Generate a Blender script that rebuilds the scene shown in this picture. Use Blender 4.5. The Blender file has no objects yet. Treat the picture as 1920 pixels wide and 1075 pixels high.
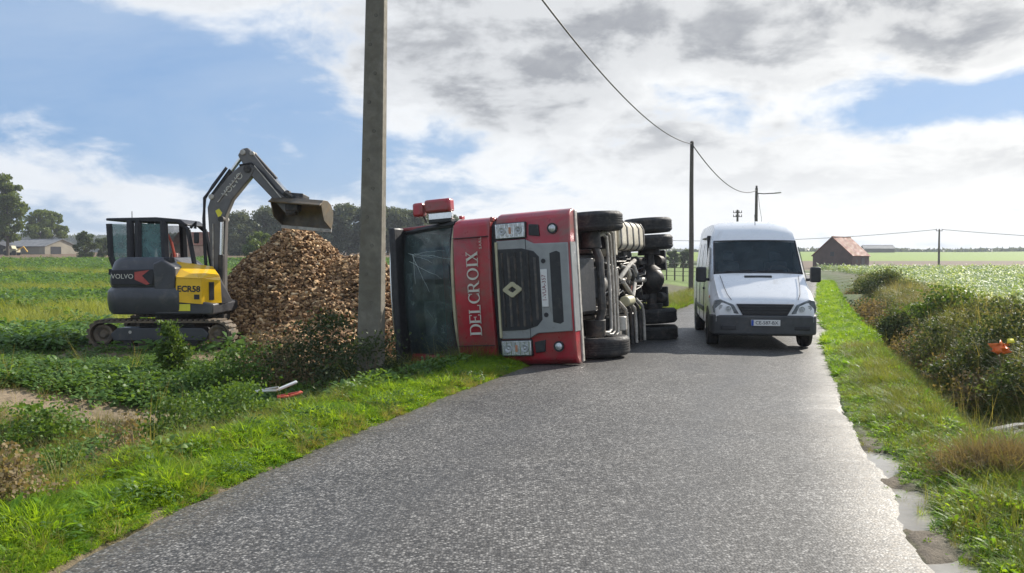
import bpy, bmesh, math, random
import numpy as np
from mathutils import Vector, Matrix, Euler

scene = bpy.context.scene
R = math.radians
# ------------------------------------------------------------------ camera
CAM_H = 1.70
PITCH = math.atan(52.5 / 1600.0)
cam_d = bpy.data.cameras.new('camera')
cam = bpy.data.objects.new('camera', cam_d)
scene.collection.objects.link(cam)
cam_d.sensor_width = 36.0
cam_d.lens = 30.0
cam_d.clip_start = 0.1
cam_d.clip_end = 6000
cam.location = (0, 0, CAM_H)
cam.rotation_euler = (R(90) - PITCH, 0, 0)
scene.camera = cam
# ------------------------------------------------------------------ light
SUN_AZ, SUN_EL = R(47), R(34)          # azimuth clockwise from the view axis (+Y), elevation
SUN_STRENGTH = 5.0
SKY_STRENGTH = 0.12
sun_d = bpy.data.lights.new('sun', 'SUN')
sun_d.energy = SUN_STRENGTH
sun_d.angle = R(0.6)
sun_d.color = (1.0, 0.94, 0.84)
sun = bpy.data.objects.new('sun', sun_d)
scene.collection.objects.link(sun)
sdir = Vector((math.sin(SUN_AZ) * math.cos(SUN_EL), math.cos(SUN_AZ) * math.cos(SUN_EL), math.sin(SUN_EL)))
sun.rotation_euler = sdir.to_track_quat('Z', 'Y').to_euler()
sun.location = (30, 20, 40)

scene.view_settings.view_transform = 'Standard'
scene.view_settings.look = 'None'
scene.view_settings.gamma = 1.0
scene.view_settings.exposure = 0.50
scene.view_settings.use_curve_mapping = False
scene.cycles.max_bounces = 6
scene.cycles.transparent_max_bounces = 10
scene.cycles.caustics_reflective = False
scene.cycles.caustics_refractive = False
scene.cycles.use_denoising = True

world = bpy.data.worlds.new('World')
scene.world = world
world.use_nodes = True


class NT:
    """small helper around a node tree"""
    def __init__(s, tree):
        s.t = tree; s.n = tree.nodes; s.l = tree.links

    def node(s, typ, **kw):
        n = s.n.new(typ)
        for k, v in kw.items():
            setattr(n, k, v)
        return n

    def put(s, sock, v):
        if v is None:
            return
        if isinstance(v, bpy.types.NodeSocket):
            s.l.new(v, sock)
        else:
            if sock.type == 'RGBA' and not hasattr(v, '__len__'):
                v = (v, v, v, 1)
            if sock.type == 'RGBA' and len(v) == 3:
                v = (*v, 1)
            sock.default_value = v

    def math(s, op, a, b=None, c=None, clamp=False):
        n = s.node('ShaderNodeMath', operation=op, use_clamp=clamp)
        for i, v in enumerate((a, b, c)):
            if v is not None:
                s.put(n.inputs[i], v)
        return n.outputs[0]

    def noise(s, vec, scale=5, detail=4, rough=.55, dist=0.0):
        n = s.node('ShaderNodeTexNoise')
        if vec is not None:
            s.l.new(vec, n.inputs['Vector'])
        n.inputs['Scale'].default_value = scale
        n.inputs['Detail'].default_value = detail
        n.inputs['Roughness'].default_value = rough
        n.inputs['Distortion'].default_value = dist
        return n.outputs['Fac']

    def voronoi(s, vec, scale, out='Distance', feature='F1', rand=1.0):
        n = s.node('ShaderNodeTexVoronoi', feature=feature)
        if vec is not None:
            s.l.new(vec, n.inputs['Vector'])
        n.inputs['Scale'].default_value = scale
        n.inputs['Randomness'].default_value = rand
        return n.outputs[out]

    def ramp(s, fac, stops):
        n = s.node('ShaderNodeValToRGB')
        cr = n.color_ramp
        while len(cr.elements) < len(stops):
            cr.elements.new(0.5)
        for e, (p, c) in zip(cr.elements, stops):
            e.position = p
            e.color = (*c, 1) if hasattr(c, '__len__') else (c, c, c, 1)
        s.put(n.inputs[0], fac)
        return n.outputs[0]

    def mix(s, fac, a, b, blend='MIX'):
        n = s.node('ShaderNodeMix', data_type='RGBA', blend_type=blend)
        s.put(n.inputs[0], fac); s.put(n.inputs[6], a); s.put(n.inputs[7], b)
        return n.outputs[2]

    def range(s, v, a, b, c=0.0, d=1.0, smooth=False):
        n = s.node('ShaderNodeMapRange', clamp=True)
        if smooth:
            n.interpolation_type = 'SMOOTHSTEP'
        for i, x in enumerate((v, a, b, c, d)):
            s.put(n.inputs[i], x)
        return n.outputs[0]


# azimuth, elevation, half widths (radians), how much cloud
CLOUD_BANKS = ((0.06, 0.27, .30, .15, .26), (-.48, .20, .24, .065, -.34), (-.22, .115, .20, .04, -.24),
               (-.55, .085, .22, .03, .22), (.52, .160, .13, .024, -.42), (.42, .075, .42, .06, .30),
               (.45, .27, .32, .08, .22), (-.46, .300, .26, .026, .30))


def build_world():
    w = NT(world.node_tree)
    w.n.clear()
    out = w.node('ShaderNodeOutputWorld')
    bg = w.node('ShaderNodeBackground')
    sky = w.node('ShaderNodeTexSky', sky_type='NISHITA')
    sky.sun_disc = False
    sky.sun_elevation = SUN_EL
    sky.sun_rotation = SUN_AZ
    sky.air_density = 1.0
    sky.dust_density = 0.6
    sky.ozone_density = 1.6
    tc = w.node('ShaderNodeTexCoord')
    d = tc.outputs['Generated']
    sep = w.node('ShaderNodeSeparateXYZ')
    w.l.new(d, sep.inputs[0])
    x, y, z = sep.outputs
    az = w.math('ARCTAN2', x, y)
    el = w.math('ARCSINE', z)
    den = w.math('ADD', w.math('MAXIMUM', z, 0.0), 0.34)
    comb = w.node('ShaderNodeCombineXYZ')
    w.put(comb.inputs[0], w.math('DIVIDE', x, den))
    w.put(comb.inputs[1], w.math('DIVIDE', y, den))
    w.put(comb.inputs[2], 3.7)
    P = comb.outputs[0]
    # the same cloud field sampled twice, the second time a step towards the sun, gives lit and shaded sides
    Pw = w.node('ShaderNodeVectorMath', operation='ADD')
    w.l.new(P, Pw.inputs[0]); Pw.inputs[1].default_value = (.075, .065, 0)
    n1 = w.noise(P, 1.7, 3, .5, .3)
    n2 = w.noise(P, 4.4, 10, .58, .2)
    n2s = w.noise(Pw.outputs[0], 4.4, 6, .58, .2)

    def blob(a, e, sa, se, wt):
        da = w.math('DIVIDE', w.math('SUBTRACT', az, a), sa)
        de = w.math('DIVIDE', w.math('SUBTRACT', el, e), se)
        q = w.math('ADD', w.math('MULTIPLY', da, da), w.math('MULTIPLY', de, de))
        return w.math('MULTIPLY', w.math('POWER', 2.718, w.math('MULTIPLY', q, -1.0)), wt)
    # broken cumulus: a heavy bank ahead, clear lanes left of it and far right
    cov = w.math('ADD', w.math('MULTIPLY', w.math('SUBTRACT', n1, .5), .5), .52)
    for bb in CLOUD_BANKS:
        cov = w.math('ADD', cov, blob(*bb))
    cov = w.math('ADD', cov, w.math('MULTIPLY', w.math('SUBTRACT', n2, .5), .85))
    alpha = w.range(cov, .42, .64, 0, 1, True)
    thick = w.range(cov, .54, .86, 0, 1, True)
    shade = w.range(w.math('SUBTRACT', n2s, n2), -.10, .13, 0, 1, True)
    low = w.range(el, .04, .17, .10, 1.0, True)
    grey = w.math('ADD', w.math('MULTIPLY', thick, .42), w.math('MULTIPLY', w.math('MULTIPLY', shade, w.range(thick, 0, .5, .25, 1.0)), .62))
    grey = w.math('MULTIPLY', w.math('MULTIPLY', grey, low), 1.0, clamp=True)
    sunw = w.range(az, -.6, .5, 0.0, 1.0)
    white = w.mix(sunw, (.92, .97, 1.04), (1.20, 1.20, 1.18))
    ccol = w.mix(grey, white, (.42, .44, .48))
    skyc = w.mix(1.0, sky.outputs[0], (SKY_STRENGTH,) * 3, 'MULTIPLY')
    # thin veil over the blue
    veil = w.math('MULTIPLY', w.range(w.noise(P, 0.8, 6, .6, 1.2), .36, .70), .50)
    veil = w.math('MAXIMUM', veil, w.range(el, .01, .13, .70, .0))
    blue = w.mix(.65, skyc, (.17, .39, .80))
    skyv = w.mix(veil, blue, (.62, .74, .90))
    below = w.range(z, -.02, .0, 0, 1)
    fin = w.mix(alpha, skyv, ccol)
    fin = w.mix(below, (.16, .17, .13), fin)
    w.put(bg.inputs[0], fin)
    bg.inputs[1].default_value = .66
    w.l.new(bg.outputs[0], out.inputs[0])


build_world()

# ------------------------------------------------------------------ helpers
C = scene.collection
rng = np.random.default_rng(7)
random.seed(7)


def PX(px, py, d):
    """a point of the place seen at photo pixel (px,py), d metres ahead"""
    u = (px - 960) / 1600.0; v = (537.5 - py) / 1600.0
    c, s = math.cos(PITCH), math.sin(PITCH)
    dx, dy, dz = u, c + v * s, -s + v * c
    t = d / dy
    return Vector((dx * t, d, CAM_H + dz * t))


def tag(o, label=None, cat=None, group=None, kind=None):
    if label: o['label'] = label
    if cat: o['category'] = cat
    if group: o['group'] = group
    if kind: o['kind'] = kind
    return o


def empty(name, loc=(0, 0, 0), rz=0.0, parent=None):
    o = bpy.data.objects.new(name, None)
    o.empty_display_size = .2
    C.objects.link(o)
    o.location = loc
    o.rotation_euler = (0, 0, rz)
    if parent: o.parent = parent
    return o


class MB:
    def __init__(s):
        s.v = []; s.f = []

    def add(s, vs, fs):
        b = len(s.v)
        s.v.extend([tuple(p) for p in vs])
        s.f.extend([tuple(i + b for i in f) for f in fs])
        return s

    def box(s, c, size, rot=None, taper=(1, 1)):
        hx, hy, hz = size[0] / 2, size[1] / 2, size[2] / 2
        vs = []
        for dz in (-1, 1):
            tx, ty = (taper if dz > 0 else (1, 1))
            for dx, dy in ((-1, -1), (1, -1), (1, 1), (-1, 1)):
                vs.append(Vector((dx * hx * tx, dy * hy * ty, dz * hz)))
        if rot is not None:
            m = Euler(rot).to_matrix()
            vs = [m @ p for p in vs]
        c = Vector(c)
        return s.add([p + c for p in vs], [(3, 2, 1, 0), (4, 5, 6, 7), (0, 1, 5, 4), (1, 2, 6, 5), (2, 3, 7, 6), (3, 0, 4, 7)])

    def bx(s, x0, x1, y0, y1, z0, z1):
        return s.box(((x0 + x1) / 2, (y0 + y1) / 2, (z0 + z1) / 2), (abs(x1 - x0), abs(y1 - y0), abs(z1 - z0)))

    def cyl(s, p0, p1, r0, r1=None, n=16, cap=True):
        r1 = r0 if r1 is None else r1
        p0, p1 = Vector(p0), Vector(p1)
        ax = (p1 - p0).normalized()
        a = ax.orthogonal().normalized(); b = ax.cross(a)
        vs = []
        for p, r in ((p0, r0), (p1, r1)):
            for i in range(n):
                t = 2 * math.pi * i / n
                vs.append(p + a * math.cos(t) * r + b * math.sin(t) * r)
        fs = [(i, (i + 1) % n, n + (i + 1) % n, n + i) for i in range(n)]
        if cap:
            fs += [tuple(reversed(range(n))), tuple(range(n, 2 * n))]
        return s.add(vs, fs)

    def tube(s, pts, r, n=8):
        pts = [Vector(p) for p in pts]
        rs = r if hasattr(r, '__len__') else [r] * len(pts)
        vs = []; fs = []
        ref = None
        for i, p in enumerate(pts):
            t = (pts[min(i + 1, len(pts) - 1)] - pts[max(i - 1, 0)]).normalized()
            if ref is None:
                ref = t.orthogonal().normalized()
            a = (ref - t * ref.dot(t))
            a = a.normalized() if a.length > 1e-6 else t.orthogonal().normalized()
            ref = a
            b = t.cross(a)
            for k in range(n):
                q = 2 * math.pi * k / n
                vs.append(p + (a * math.cos(q) + b * math.sin(q)) * rs[i])
        for i in range(len(pts) - 1):
            for k in range(n):
                fs.append((i * n + k, i * n + (k + 1) % n, (i + 1) * n + (k + 1) % n, (i + 1) * n + k))
        fs.append(tuple(reversed(range(n))))
        fs.append(tuple(range((len(pts) - 1) * n, len(pts) * n)))
        return s.add(vs, fs)

    def prism(s, poly, axis, a0, a1):
        """poly: 2D points; axis 'x': (y,z), 'y': (x,z), 'z': (x,y)"""
        def p3(u, v, w):
            return {'x': (w, u, v), 'y': (u, w, v), 'z': (u, v, w)}[axis]
        n = len(poly)
        vs = [p3(u, v, a0) for u, v in poly] + [p3(u, v, a1) for u, v in poly]
        fs = [(i, (i + 1) % n, n + (i + 1) % n, n + i) for i in range(n)]
        fs += [tuple(reversed(range(n))), tuple(range(n, 2 * n))]
        return s.add(vs, fs)

    def lathe(s, prof, c, axis, n=32, closed=True):
        """prof: list of (along, radius) ring; revolve about axis through c"""
        c = Vector(c); ax = Vector(axis).normalized()
        a = ax.orthogonal().normalized(); b = ax.cross(a)
        m = len(prof)
        vs = []
        for i in range(n):
            t = 2 * math.pi * i / n
            for (h, r) in prof:
                vs.append(c + ax * h + (a * math.cos(t) + b * math.sin(t)) * r)
        fs = []
        for i in range(n):
            j = (i + 1) % n
            for k in range(m if closed else m - 1):
                k2 = (k + 1) % m
                fs.append((i * m + k, i * m + k2, j * m + k2, j * m + k))
        return s.add(vs, fs)

    def ball(s, c, r, n=10, sq=(1, 1, 1)):
        vs = []; fs = []
        m = n // 2
        for i in range(m + 1):
            ph = math.pi * i / m
            for k in range(n):
                th = 2 * math.pi * k / n
                vs.append((c[0] + r * sq[0] * math.sin(ph) * math.cos(th), c[1] + r * sq[1] * math.sin(ph) * math.sin(th), c[2] + r * sq[2] * math.cos(ph)))
        for i in range(m):
            for k in range(n):
                fs.append((i * n + k, (i + 1) * n + k, (i + 1) * n + (k + 1) % n, i * n + (k + 1) % n))
        return s.add(vs, fs)

    def mesh(s, name, mat, smooth=True, angle=.6):
        me = bpy.data.meshes.new(name)
        me.from_pydata(s.v, [], s.f)
        bm = bmesh.new(); bm.from_mesh(me)
        bmesh.ops.recalc_face_normals(bm, faces=bm.faces)
        bm.to_mesh(me); bm.free()
        if mat: me.materials.append(mat)
        if smooth:
            me.polygons.foreach_set('use_smooth', [True] * len(me.polygons))
            me.set_sharp_from_angle(angle=angle)
        return me

    def build(s, name, mat, parent=None, smooth=True, bevel=0, seg=2, angle=.6):
        o = bpy.data.objects.new(name, s.mesh(name, mat, smooth, angle))
        C.objects.link(o)
        if parent: o.parent = parent
        if bevel:
            b = o.modifiers.new('bevel', 'BEVEL')
            b.width = bevel; b.segments = seg; b.limit_method = 'ANGLE'; b.angle_limit = R(35)
            b.harden_normals = False
        return o


def mesh_from_np(name, verts, faces, mat=None, smooth=False):
    """faces: (n,k) int array"""
    me = bpy.data.meshes.new(name)
    nv, nf, k = len(verts), len(faces), faces.shape[1]
    me.vertices.add(nv); me.vertices.foreach_set('co', np.asarray(verts, np.float32).ravel())
    me.loops.add(nf * k); me.loops.foreach_set('vertex_index', np.asarray(faces, np.int32).ravel())
    me.polygons.add(nf); me.polygons.foreach_set('loop_start', np.arange(nf, dtype=np.int32) * k)
    me.update(calc_edges=True)
    if smooth:
        me.polygons.foreach_set('use_smooth', [True] * nf)
    if mat: me.materials.append(mat)
    return me


# ------------------------------------------------------------------ materials
MATS = {}


def mat_begin(name):
    m = bpy.data.materials.new(name)
    m.use_nodes = True
    t = NT(m.node_tree)
    t.n.clear()
    out = t.node('ShaderNodeOutputMaterial')
    return m, t, out


def pmat(name, col, rough=.5, metal=0.0, var=.18, scale=6.0, bump=0.0, bscale=40, dirt=None, dirt_amt=.0, coat=0.0, spec=.5, alpha=1.0):
    """painted / metal / rubber surface with uneven colour, gloss and dust"""
    m, t, out = mat_begin(name)
    p = t.node('ShaderNodeBsdfPrincipled')
    tc = t.node('ShaderNodeTexCoord'); O = tc.outputs['Object']
    n = t.noise(O, scale, 6, .6, .3)
    c2 = tuple(max(0, c * (1 - var)) for c in col); c1 = tuple(min(1, c * (1 + var)) for c in col)
    cc = t.ramp(n, [(.3, c2), (.7, c1)])
    if dirt is not None:
        nd = t.noise(O, scale * .6, 8, .7, .8)
        cc = t.mix(t.range(nd, .62 - dirt_amt * .5, .80 - dirt_amt * .3, 0, .85), cc, dirt)
    t.put(p.inputs['Base Color'], cc)
    t.put(p.inputs['Roughness'], t.range(t.noise(O, scale * 2.3, 5, .6), .3, .7, max(.03, rough * .75), min(1, rough * 1.25)))
    p.inputs['Metallic'].default_value = metal
    p.inputs['Specular IOR Level'].default_value = spec
    p.inputs['Coat Weight'].default_value = coat
    p.inputs['Coat Roughness'].default_value = .12
    p.inputs['Alpha'].default_value = alpha
    if bump:
        b = t.node('ShaderNodeBump'); b.inputs['Strength'].default_value = bump; b.inputs['Distance'].default_value = .01
        t.put(b.inputs['Height'], t.noise(O, bscale, 6, .65))
        t.l.new(b.outputs[0], p.inputs['Normal'])
    t.l.new(p.outputs[0], out.inputs[0])
    MATS[name] = m
    return m


def leafmat(name, c1, c2, trans=.45, rough=.5, rnd=.35, patch=None, psc=.35, spec=.22):
    """leaf or grass blade: reflects and lets sunlight through; every plant a little different"""
    m, t, out = mat_begin(name)
    oi = t.node('ShaderNodeObjectInfo')
    geo = t.node('ShaderNodeNewGeometry')
    nz = t.noise(geo.outputs['Position'], psc, 4, .6)
    f = t.math('ADD', t.math('MULTIPLY', oi.outputs['Random'], rnd), t.math('MULTIPLY', t.range(nz, .3, .7), 1 - rnd))
    rp = t.node('ShaderNodeMath', operation='ADD')
    f2 = t.math('ADD', f, t.math('MULTIPLY', t.math('SUBTRACT', geo.outputs['Random Per Island'], .5), .5), clamp=True)
    cc = t.ramp(f2, [(.1, c1), (.9, c2)])
    if patch:
        cc = t.mix(t.range(t.noise(geo.outputs['Position'], psc * 3, 3, .6), .58, .70, 0, .8), cc, patch)
    p = t.node('ShaderNodeBsdfPrincipled')
    t.put(p.inputs['Base Color'], cc)
    p.inputs['Roughness'].default_value = rough
    p.inputs['Specular IOR Level'].default_value = spec
    tr = t.node('ShaderNodeBsdfTranslucent')
    t.put(tr.inputs[0], t.mix(1.0, cc, (1.75, 1.6, .65), 'MULTIPLY'))
    mx = t.node('ShaderNodeMixShader'); mx.inputs[0].default_value = trans
    t.l.new(p.outputs[0], mx.inputs[1]); t.l.new(tr.outputs[0], mx.inputs[2])
    t.l.new(mx.outputs[0], out.inputs[0])
    MATS[name] = m
    return m


M_red = pmat('red_paint', (.40, .020, .035), .34, var=.16, scale=3, coat=.4, dirt=(.18, .105, .08), dirt_amt=.36, bump=.6, bscale=2.2)
M_reddull = pmat('red_dull_paint', (.30, .03, .035), .5, var=.2, scale=4, dirt=(.16, .12, .09), dirt_amt=.3)
M_silver = pmat('silver_paint', (.30, .31, .31), .42, metal=.25, var=.12, scale=4, dirt=(.17, .15, .12), dirt_amt=.12)
M_blackplastic = pmat('black_plastic', (.022, .023, .026), .5, var=.35, scale=9, dirt=(.10, .09, .08), dirt_amt=.1)
M_darkmetal = pmat('dark_metal', (.045, .043, .042), .55, metal=.3, var=.5, scale=8, bump=.3, dirt=(.16, .12, .09), dirt_amt=.25)
M_chassis = pmat('chassis_paint', (.07, .068, .066), .5, metal=.1, var=.5, scale=7, bump=.3, dirt=(.20, .16, .12), dirt_amt=.32)
M_castiron = pmat('light_alloy', (.50, .47, .42), .42, metal=.1, var=.3, scale=9, bump=.25, dirt=(.14, .11, .09), dirt_amt=.28)
M_tank = pmat('tank_aluminium', (.58, .53, .42), .38, metal=.1, var=.18, scale=5, dirt=(.24, .19, .13), dirt_amt=.30)
M_beige = pmat('beige_trim', (.46, .43, .28), .5, var=.15, scale=6, dirt=(.2, .17, .1), dirt_amt=.1)
M_rubber = pmat('tyre_rubber', (.026, .026, .027), .72, var=.35, scale=10, bump=.25, dirt=(.12, .10, .085), dirt_amt=.22)
M_vanlens = pmat('van_lamp_glass', (.20, .22, .24), .12, metal=.1, var=.5, scale=14, bump=.4, bscale=50)
M_reflector = pmat('lamp_reflector', (.42, .44, .45), .3, metal=.2, var=.4, scale=30, bump=.4, bscale=60)
M_chrome = pmat('chrome', (.75, .75, .73), .16, metal=1.0, var=.08, scale=8)
M_lettering = pmat('pale_lettering', (.62, .60, .52), .5, var=.08, scale=10)
M_lens = pmat('lamp_glass', (.55, .57, .57), .10, metal=.55, var=.35, scale=18, bump=.5, bscale=60)
M_orange = pmat('orange_lens', (.50, .22, .12), .3, var=.15, scale=20)
M_white = pmat('white_paint', (.78, .79, .80), .30, var=.03, scale=2, coat=.35, dirt=(.50, .48, .44), dirt_amt=.08)
M_whiteplate = pmat('plate_white', (.72, .72, .70), .4, var=.06, scale=12)
M_plateblue = pmat('plate_blue', (.02, .07, .35), .4)
M_ink = pmat('black_ink', (.02, .02, .025), .5)
M_plateink = pmat('plate_ink', (.22, .05, .06), .5)
M_yellow = pmat('yellow_paint', (.86, .50, .012), .35, var=.08, scale=4, coat=.3, dirt=(.30, .2, .08), dirt_amt=.05)
M_greypaint = pmat('grey_paint', (.050, .051, .058), .42, var=.18, scale=5, coat=.2, dirt=(.13, .12, .10), dirt_amt=.16)
M_boom = pmat('boom_grey_paint', (.12, .115, .112), .36, var=.2, scale=4, coat=.15, dirt=(.22, .19, .16), dirt_amt=.2)
M_steelworn = pmat('worn_steel', (.14, .122, .095), .45, metal=.45, var=.3, scale=6, bump=.2, dirt=(.22, .15, .08), dirt_amt=.35)
M_mudtrack = pmat('muddy_track', (.085, .072, .058), .8, var=.45, scale=9, bump=.5, dirt=(.25, .18, .11), dirt_amt=.42)
M_concrete = pmat('pole_concrete', (.175, .160, .128), .85, var=.30, scale=5, bump=.6, bscale=45, dirt=(.13, .115, .085), dirt_amt=.38)
M_wood = pmat('pole_wood', (.10, .085, .07), .85, var=.3, scale=9, bump=.3)
M_cable = pmat('cable_black', (.03, .03, .032), .6)
M_seat = pmat('seat_fabric', (.075, .085, .10), .85, var=.25, scale=6, bump=.2)
M_warmred = pmat('faded_red_plastic', (.62, .10, .06), .45, var=.2, scale=9, dirt=(.25, .15, .1), dirt_amt=.1)
M_orangeplastic = pmat('orange_plastic', (.85, .18, .03), .42, var=.2, scale=12)
M_decalred = pmat('decal_red', (.42, .07, .06), .4, var=.15, scale=8)
M_decalyellow = pmat('decal_yellow', (.75, .68, .05), .4, var=.1)


def glassmat(name, tint, alpha, rough=.04, spec=.6):
    m, t, out = mat_begin(name)
    p = t.node('ShaderNodeBsdfPrincipled')
    tc = t.node('ShaderNodeTexCoord')
    n = t.noise(tc.outputs['Object'], 5, 6, .65, .6)
    t.put(p.inputs['Base Color'], t.ramp(n, [(.3, tuple(c * .7 for c in tint)), (.75, tuple(min(1, c * 1.5) for c in tint))]))
    t.put(p.inputs['Roughness'], t.range(n, .35, .7, rough, rough * 3))
    p.inputs['Specular IOR Level'].default_value = spec
    t.put(p.inputs['Alpha'], t.range(n, .3, .75, alpha, min(1, alpha + .2)))
    t.l.new(p.outputs[0], out.inputs[0])
    MATS[name] = m
    return m




def crazed_glass():
    m, t, out = mat_begin('crazed_windscreen_glass')
    p = t.node('ShaderNodeBsdfPrincipled')
    tc = t.node('ShaderNodeTexCoord'); O = tc.outputs['Object']
    mp = t.node('ShaderNodeMapping'); mp.inputs['Scale'].default_value = (1.0, 1.0, 2.2); t.l.new(O, mp.inputs['Vector'])
    d1 = t.voronoi(mp.outputs[0], 3.2, feature='DISTANCE_TO_EDGE')
    d2 = t.voronoi(mp.outputs[0], 11, feature='DISTANCE_TO_EDGE')
    where = t.range(t.noise(O, 1.6, 4, .6, .8), .47, .68, 0, 1)
    line = t.math('MAXIMUM', t.range(d1, .0, .012, .8, 0), t.math('MULTIPLY', t.range(d2, .0, .05, .8, 0), where))
    n = t.noise(O, 2.2, 6, .65, 1.0)
    base = t.ramp(n, [(.3, (.035, .055, .054)), (.55, (.10, .145, .138)), (.8, (.26, .33, .31))])  # pale greenish mottling painted in for reflections on the glass
    t.put(p.inputs['Base Color'], t.mix(t.math('MULTIPLY', line, where), base, (.34, .42, .40)))
    t.put(p.inputs['Roughness'], t.math('ADD', .05, t.math('MULTIPLY', where, .22)))
    p.inputs['Specular IOR Level'].default_value = .6
    t.put(p.inputs['Alpha'], t.math('ADD', t.range(n, .3, .75, .40, .70), t.math('MULTIPLY', line, .3), clamp=True))
    t.l.new(p.outputs[0], out.inputs[0])
    return m


M_glass = crazed_glass()
M_vanglass = glassmat('van_glass', (.040, .054, .054), .40)
M_cabglass = glassmat('green_cab_glass', (.09, .20, .19), .60)
M_crackglass = pmat('cracked_glass_edge', (.62, .70, .68), .35, var=.2, scale=20)


def text_obj(name, body, size, mat, parent, matrix, extrude=.002, align='CENTER', bold=0.0):
    cu = bpy.data.curves.new(name, 'FONT')
    cu.body = body; cu.size = size; cu.extrude = extrude
    cu.align_x = align; cu.align_y = 'CENTER'
    cu.resolution_u = 3
    cu.materials.append(mat)
    tmp = bpy.data.objects.new(name, cu)
    if bold: cu.offset = bold
    C.objects.link(tmp)
    dg = bpy.context.evaluated_depsgraph_get()
    me = bpy.data.meshes.new_from_object(tmp.evaluated_get(dg))
    bpy.data.objects.remove(tmp)
    if not me.materials: me.materials.append(mat)
    o = bpy.data.objects.new(name, me)
    C.objects.link(o)
    o.parent = parent
    o.matrix_local = matrix
    return o


def frame(xa, ya, origin):
    xa = Vector(xa).normalized(); ya = Vector(ya).normalized(); za = xa.cross(ya)
    m = Matrix((xa, ya, za)).transposed().to_4x4()
    m.translation = Vector(origin)
    return m
# ------------------------------------------------------------------ terrain
RD = np.array([-30, -10, 0, 2.0, 4.61, 5.73, 8.63, 11.57, 16.5, 36.3, 60.4, 80, 110, 150, 240, 900.])
RX = np.array([-3.0, .9, 1.85, 1.98, 2.30, 2.57, 3.45, 4.40, 6.00, 12.95, 21.7, 28.6, 36.5, 42.0, 48, 60.])
LD = np.array([-30, -10, 0, 2.0, 4.61, 5.68, 6.92, 9.38, 11.57, 13.0, 16.5, 36.3, 60.4, 80, 110, 150, 240, 900.])
LX = np.array([-8.0, -3.9, -2.85, -2.78, -2.62, -2.36, -2.00, -1.24, -.50, .02, 1.2, 8.2, 17.0, 23.9, 31.8, 37.4, 43.5, 55.5])


def smooth_edge(D, X):
    yy = np.concatenate([np.arange(-30, 20, .25), np.arange(20, 100, 1.0), np.arange(100, 900, 10.)])
    xx = np.interp(yy, D, X)
    for _ in range(3):
        k = np.array([1, 2, 3, 2, 1]) / 9.0
        xx[2:-2] = np.convolve(xx, k, 'valid')
    return yy, xx


_ry, _rx = smooth_edge(RD, RX)
_ly, _lx = smooth_edge(LD, LX)


def r_edge(y): return np.interp(y, _ry, _rx)
def l_edge(y): return np.interp(y, _ly, _lx)


def sstep(a, b, v):
    t = np.clip((v - a) / (b - a), 0, 1)
    return t * t * (3 - 2 * t)


def wav(x, y, s, seed=0.0):
    return (np.sin(x * 1.3 / s + seed) * np.cos(y * 1.1 / s + seed * 1.7) + .5 * np.sin(x * 2.9 / s + y * 2.3 / s + seed * 3) + .3 * np.cos(x * 5.1 / s - y * 4.7 / s + seed)) / 1.8


PUDDLES = ((7.35, .62, .24), (5.95, .55, .34), (4.35, .60, .30))     # hollows along the road edge: y, half length, half width


def height(x, y):
    x = np.asarray(x, float); y = np.asarray(y, float)
    sr = (x - r_edge(y)) * .94
    sl = (l_edge(y) - x) * .94
    z = np.zeros_like(x) - .03
    near = 1 - sstep(60, 120, y)
    # right: verge, ditch, bank
    dt = sstep(7.6, 10.2, y) * near
    vw = .92
    ditch = sstep(vw, vw + .5, sr) * (1 - sstep(vw + .8, vw + 1.7, sr))
    z = z - .70 * ditch * dt
    bank = sstep(vw + .9, vw + 1.9, sr) * (1 - sstep(vw + 2.6, vw + 5.5, sr))
    z = z + .30 * bank * dt
    z = z + np.where(sr > .12, (.035 * wav(x, y, .35, 1) + .02) * sstep(.12, .6, sr), 0)
    # muddy pull-off close to the camera on the right
    shoulder = sstep(-.12, .0, sr) * (1 - sstep(.45, .85, sr)) * (1 - sstep(8.6, 9.4, y))
    z = z * (1 - shoulder) + shoulder * (-.036 + .018 * wav(x, y, .16, 12) + .012 * wav(x, y, .06, 5))
    for (yc_, hy_, wd_) in PUDDLES:
        q = ((y - yc_) / hy_) ** 2 + ((sr - .10) / wd_) ** 2 + .75 * wav(x, y, .17, yc_)
        z = z - .06 * (1 - sstep(.35, 1.1, q)) * (sr > -.15)
    # left: verge, shallow drain, field
    dl = sstep(1.05, 1.9, sl) * (1 - sstep(3.4, 6.2, sl))
    z = z - .34 * dl * near
    z = z + np.where(sl > .1, (.04 * wav(x, y, .45, 4)) * sstep(.1, .7, sl), 0) * near
    z = z + .06 * wav(x, y, 3.0, 2) * np.maximum(sstep(2, 6, sl), sstep(4, 8, sr)) * near
    # far land rises gently on both sides
    left = sstep(10, -30, x - .35 * y) if False else 1 - sstep(-.05, .22, x / np.maximum(y, 20))
    z = z + left * np.where(y > 60, (y - 60) * .0205, 0) * np.where(y > 220, 220 / np.maximum(y, 1), 1)
    z = z + (1 - left) * sstep(150, 520, y) * 5.6
    z = z + (1 - left) * .6 * sstep(200, 500, y) * wav(x, y, 90, 3)
    # under the road sheet
    inside = (sr < 0) & (sl < 0)
    z = np.where(inside, np.minimum(z, -.09), z)
    return z


def hz(x, y): return float(height(np.array([x]), np.array([y]))[0])


GX = np.concatenate([-np.geomspace(14, 1100, 46)[::-1], np.arange(-13.8, 1.5, .2), np.arange(1.5, 6.0, .07), np.arange(6.0, 13.81, .2), np.geomspace(14, 1100, 46)])
GY = np.concatenate([[-30, -20, -12, -8, -5, -3, -1, 0, 1], np.arange(1.6, 9.6, .09), np.arange(9.6, 24.01, .18), np.geomspace(24.4, 118, 60), [123.8, 124.2, 140, 150, 165, 185, 205, 225, 249, 251, 280, 320, 370, 430, 500, 520, 600, 750, 1000, 1500]])


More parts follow.
